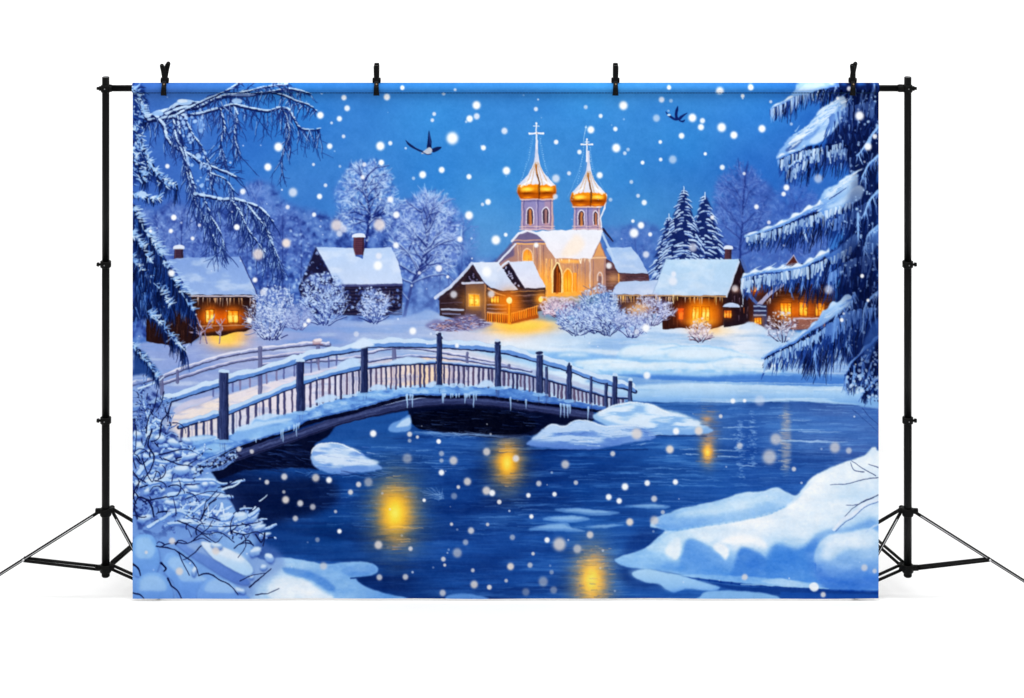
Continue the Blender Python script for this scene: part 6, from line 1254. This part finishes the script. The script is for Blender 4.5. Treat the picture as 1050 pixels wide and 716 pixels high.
# ---- two tripod stands
def stand(px, s, label):
    """s = +1: the loose leg points to the left, -1: to the right"""
    t = empty('backdrop_stand', P3(px, FLOOR), label, 'stand', 'tripod stands of the backdrop')
    X = lambda u: px - s * u                                # u grows towards the outer side
    for y0, y1, r_ in [(79, 271, 3.75), (271, 431, 3.9), (431, 590, 4.05)]: tube('pole', [P3(px, y1), P3(px, y0 + .4), P3(px, y0)], [r_ * S, r_ * S, r_ * .9 * S], t, m_pole, seg_=32)
    for y in (271, 431):
        c = tube('collar', [P3(px, y + 3.5), P3(px, y + 2.6), P3(px, y - 2.8), P3(px, y - 3.6)], [4.5 * S, 5.6 * S, 5.6 * S, 4.4 * S], t, m_plast, seg_=28)
        tube('knob', [P3(X(4.6), y, -1), P3(X(6.4), y, -1), P3(X(6.6), y, -1), P3(X(9), y, -1)], [1.3 * S, 1.3 * S, 2.2 * S, 1.9 * S], c, m_plast, seg_=14)
        tube('screw', [P3(px - s * .6, y - .2, -5.2), P3(px - s * .6, y - .2, -6.1)], [.8 * S, .5 * S], c, m_screw, seg_=14)
    c = tube('top_joint', [P3(px, 94.6), P3(px, 93.8), P3(px, 88), P3(px, 87.2)], [4.4 * S, 5.0 * S, 5.0 * S, 4.4 * S], t, m_plast, seg_=28)
    tube('knob', [P3(X(4.4), 90.8), P3(X(6.8), 90.8), P3(X(7), 90.8), P3(X(9.2), 90.8)], [2.6 * S, 2.4 * S, 1.7 * S, 1.6 * S], c, m_plast, seg_=14)
    tube('screw', [P3(px - s * .3, 90.4, -4.6), P3(px - s * .3, 90.4, -5.4)], [.8 * S, .5 * S], c, m_screw, seg_=14)
    # leg collar and foot hub with a lug for each leg
    dirs = [(1., 0.), (-.6, .8), (-.8, .2)]
    bm = bmesh.new(); ring_tube(bm, [P3(px, 529), P3(px, 528), P3(px, 522), P3(px, 521)], [5.2 * S, 5.8 * S, 5.8 * S, 5.0 * S], 28)
    for du, dd in dirs:
        ring_tube(bm, [P3(px, 524, 0), P3(X(10.4 * du), 524, 10.4 * dd)], [2.6 * S, 2.4 * S], 8, True, 6.)
    bmesh.ops.recalc_face_normals(bm, faces=bm.faces); link('leg_collar', mesh_of(bm, 'leg_collar'), t, m_plast)
    bm = bmesh.new(); ring_tube(bm, [P3(px, 587), P3(px, 586), P3(px, 579.6), P3(px, 578.6)], [5.0 * S, 5.9 * S, 5.9 * S, 5.0 * S], 28)
    for du, dd in dirs: ring_tube(bm, [P3(px, 582.4, 0), P3(X(10.6 * du), 582.2, 10.6 * dd)], [2.7 * S, 2.5 * S], 8, True, 6.)
    bmesh.ops.recalc_face_normals(bm, faces=bm.faces); link('brace_hub', mesh_of(bm, 'brace_hub'), t, m_plast)
    tube('foot_cap', [P3(px, 591.4), P3(px, 590.6), P3(px, 587)], [3.4 * S, 4.2 * S, 4.3 * S], t, m_plast, seg_=24)
    # legs (collar point, foot, share of the leg where the brace meets it)
    for (c0, f0, q) in [((7, 525, 0), (151, FLOOR - 1.2, 0), .535), ((-6.6, 526, 8), (-50, FLOOR - 1.2, 133), .6), ((-7, 527, 3), (-54.5, FLOOR - 1.6, 6), .86)]:
        A = P3(X(c0[0]), c0[1], c0[2]); F = P3(X(f0[0]), f0[1], f0[2]); d = (F - A).normalized()
        leg = tube('leg', [A, F], 1.55 * S, t, m_leg, seg_=16, square=3.2)
        tube('rubber_foot', [F - d * .02, F - d * .002, F + d * .002], [1.9 * S, 2.3 * S, 1.4 * S], leg, m_plast, seg_=14)
        side = d.cross(Vector((0, 0, 1))).normalized()
        up = side.cross(d).normalized()
        tube('highlight_strip', [A + d * .02 - up * 0 + Vector((0, -1.45 * S, 0)) if abs(d.y) < .5 else A + d * .02 + up * 1.45 * S, (F - d * .03) + (Vector((0, -1.45 * S, 0)) if abs(d.y) < .5 else up * 1.45 * S)], .42 * S, leg, m_steel, seg_=8)  # pale strip stands in for the highlight running down the leg
        J = A + (F - A) * q; Hb = P3(X(9. * (1 if c0[0] > 0 else -.45)), 582.2, c0[2] * 1.0); b_ = (J - Hb).normalized(); sd = b_.cross(Vector((0, 0, 1))).normalized()
        upv = sd.cross(b_).normalized(); gap = (1.45 if c0[0] > 0 else 2.3) * S
        for k in (-1, 1): tube('brace', [Hb + upv * k * gap + sd * k * .6 * S, J + upv * k * gap * .9 + sd * k * .6 * S], 1.3 * S, t, m_leg, seg_=10, square=4.)
        tube('rivet', [J - sd * 3.4 * S, J + sd * 3.4 * S], 1.1 * S, t, m_steel, seg_=12)
    return t
stand(108.4, 1, 'black tripod stand at the left edge of the cloth, its loose leg pointing left')
stand(930.8, -1, 'black tripod stand at the right edge of the cloth, its loose leg pointing right')

# ---- four clips gripping hem and rod
def clip(px, splay, tilt, label):
    """two levers on a spring pin; jaws close over hem and rod from front and back"""
    t = empty('backdrop_clip', P3(px, 90.6), label, 'clip', 'clips on the top hem')
    base = P3(px, 82.6, 0)
    def q(u, y, d):                                        # u sideways, tilted about the pin
        a = tilt; yy = y - 82.6; return P3(px + u * math.cos(a) - yy * math.sin(a), 82.6 + yy * math.cos(a) + u * math.sin(a), d)
    for s_, nm in ((-1, 'front_lever'), (1, 'back_lever')):
        du = splay * s_
        bm = bmesh.new()
        prof = [(66.0, 2.3, -5.5), (67.6, 2.7, -5.2), (72, 2.75, -4.2), (78, 2.7, -2.8), (82.5, 2.5, -2.6), (85, 2.3, -4.6), (88, 2.5, -6.8), (92, 2.7, -7.3), (95, 3.0, -6.6), (96.6, 3.2, -5.8)]
        rows = []
        for (y, w, d) in prof:
            k = max(0., (82 - y) / 16.); c = du * k * k * 2.4
            rows.append([bm.verts.new(q(c + e * w, y, s_ * -1 * (d + th))) for e, th in ((-1, .0), (-.8, -.9), (.8, -.9), (1, .0), (.8, 1.1), (-.8, 1.1))])
        for a, b in zip(rows, rows[1:]):
            for i in range(6): bm.faces.new((a[i], a[(i + 1) % 6], b[(i + 1) % 6], b[i]))
        bm.faces.new(rows[0][::-1]); bm.faces.new(rows[-1]); bmesh.ops.recalc_face_normals(bm, faces=bm.faces)
        lv = link(nm, mesh_of(bm, nm), t, m_plast)
        if splay:                                          # curled eye at the handle tip
            bm = bmesh.new(); cx = du * 2.5; n_ = 14
            ring_tube(bm, [q(cx + 1.45 * math.cos(a_), 66.4 + 1.45 * math.sin(a_), s_ * 5.3) for a_ in np.linspace(0, 2 * math.pi, n_)], .75 * S, 8); link('tip_eye', mesh_of(bm, 'tip_eye'), lv, m_plast)
    tube('spring', [q(-4.2, 82.4, 0), q(-3.9, 82.4, 0), q(3.9, 82.4, 0), q(4.2, 82.4, 0)], [1.8 * S, 2.7 * S, 2.7 * S, 1.8 * S], t, m_plast, seg_=18)
    tube('pin', [q(.2, 84.9, -6.2), q(.2, 84.9, -7.3)], .8 * S, t, black('brass pin', (.16, .1, .05), .4, .4), seg_=12)
clip(169, 1.0, .02, 'black clip with spread curled handle tips on the hem near the left stand')
clip(386.2, 0., -.01, 'narrow black clip on the hem left of the church domes, above the larger bird')
clip(631, 0., .02, 'narrow black clip on the hem right of the church domes, left of the small bird')
clip(874.2, 1.0, .07, 'black clip with spread curled handle tips on the hem near the right stand')

# ---- white studio floor rolling up into a white wall
WY, RC = 62., 40.                                           # wall distance behind the cloth and radius of the cove, in picture units * 4
WALL = .66; rad = .18
bm = bmesh.new(); prof = [(-6.5, 0.)] + [(-6.5 + k * .65, 0.) for k in range(1, 10)] + [(WALL - rad, 0.)]
prof += [(WALL - rad + rad * math.sin(a_), rad - rad * math.cos(a_)) for a_ in np.linspace(.12, math.pi / 2, 12)]
rows = [[bm.verts.new((x, y, z)) for x in np.linspace(-5, 5, 12)] for y, z in prof]
for a, b in zip(rows, rows[1:]):
    for k in range(11): bm.faces.new((a[k], a[k + 1], b[k + 1], b[k])).smooth = True
o = link('floor', mesh_of(bm, 'floor'), None, m_white); o['kind'] = 'structure'; o['label'] = 'white seamless studio floor'
bm = bmesh.new(); rows = [[bm.verts.new((x, WALL, z)) for x in np.linspace(-5, 5, 12)] for z in np.linspace(rad, 4.4, 8)]
for a, b in zip(rows, rows[1:]):
    for k in range(11): bm.faces.new((a[k], a[k + 1], b[k + 1], b[k]))
o = link('wall', mesh_of(bm, 'wall'), None, m_white); o['kind'] = 'structure'; o['label'] = 'white studio wall behind the backdrop'

# ---- light: an evenly white studio, with added unseen strip and overhead lamps
wd = bpy.data.worlds.new('World'); SC.world = wd; wd.use_nodes = True
wd.node_tree.nodes['Background'].inputs[0].default_value = (1, 1, 1, 1); wd.node_tree.nodes['Background'].inputs[1].default_value = WORLD_S
def area(name, loc, aim, sx, sy, w):
    l = bpy.data.lights.new(name, 'AREA'); l.shape = 'RECTANGLE'; l.size = sx; l.size_y = sy; l.energy = w; o = bpy.data.objects.new(name, l); o.location = loc
    o.rotation_euler = (Vector(aim) - Vector(loc)).to_track_quat('-Z', 'Y').to_euler(); COL.objects.link(o); return o
area('added_strip_lamp', (-2.5, -5.4, .95), (-.2, 0, .45), .45, 1.9, KEY)  # added lamp out of view, for the bright stripe on the pole
area('added_strip_lamp', (2.5, -5.4, .95), (.2, 0, .45), .45, 1.9, KEY)  # its added twin on the other side
area('added_overhead_lamp', (0, -.8, 3.3), (0, -.79, 0), 4.6, .8, TOP)  # added lamp out of view, whitens the floor and lifts the hem

# ---- camera: a shift lens above the hem height, film plane parallel to the cloth
cam = bpy.data.cameras.new('camera'); co = bpy.data.objects.new('camera', cam); COL.objects.link(co); SC.camera = co
D = 7.0; HC = 2.45
co.location = (0, -D, (FLOOR - 358.) * S + HC); co.rotation_euler = (math.pi / 2, 0, 0)
cam.sensor_width = 36; cam.lens = 36. * D / (1050 * S); cam.shift_y = -HC / (1050 * S); cam.clip_end = 100
SC.view_settings.view_transform = 'Standard'; SC.view_settings.look = 'None'; SC.view_settings.exposure = 0; SC.view_settings.gamma = 1
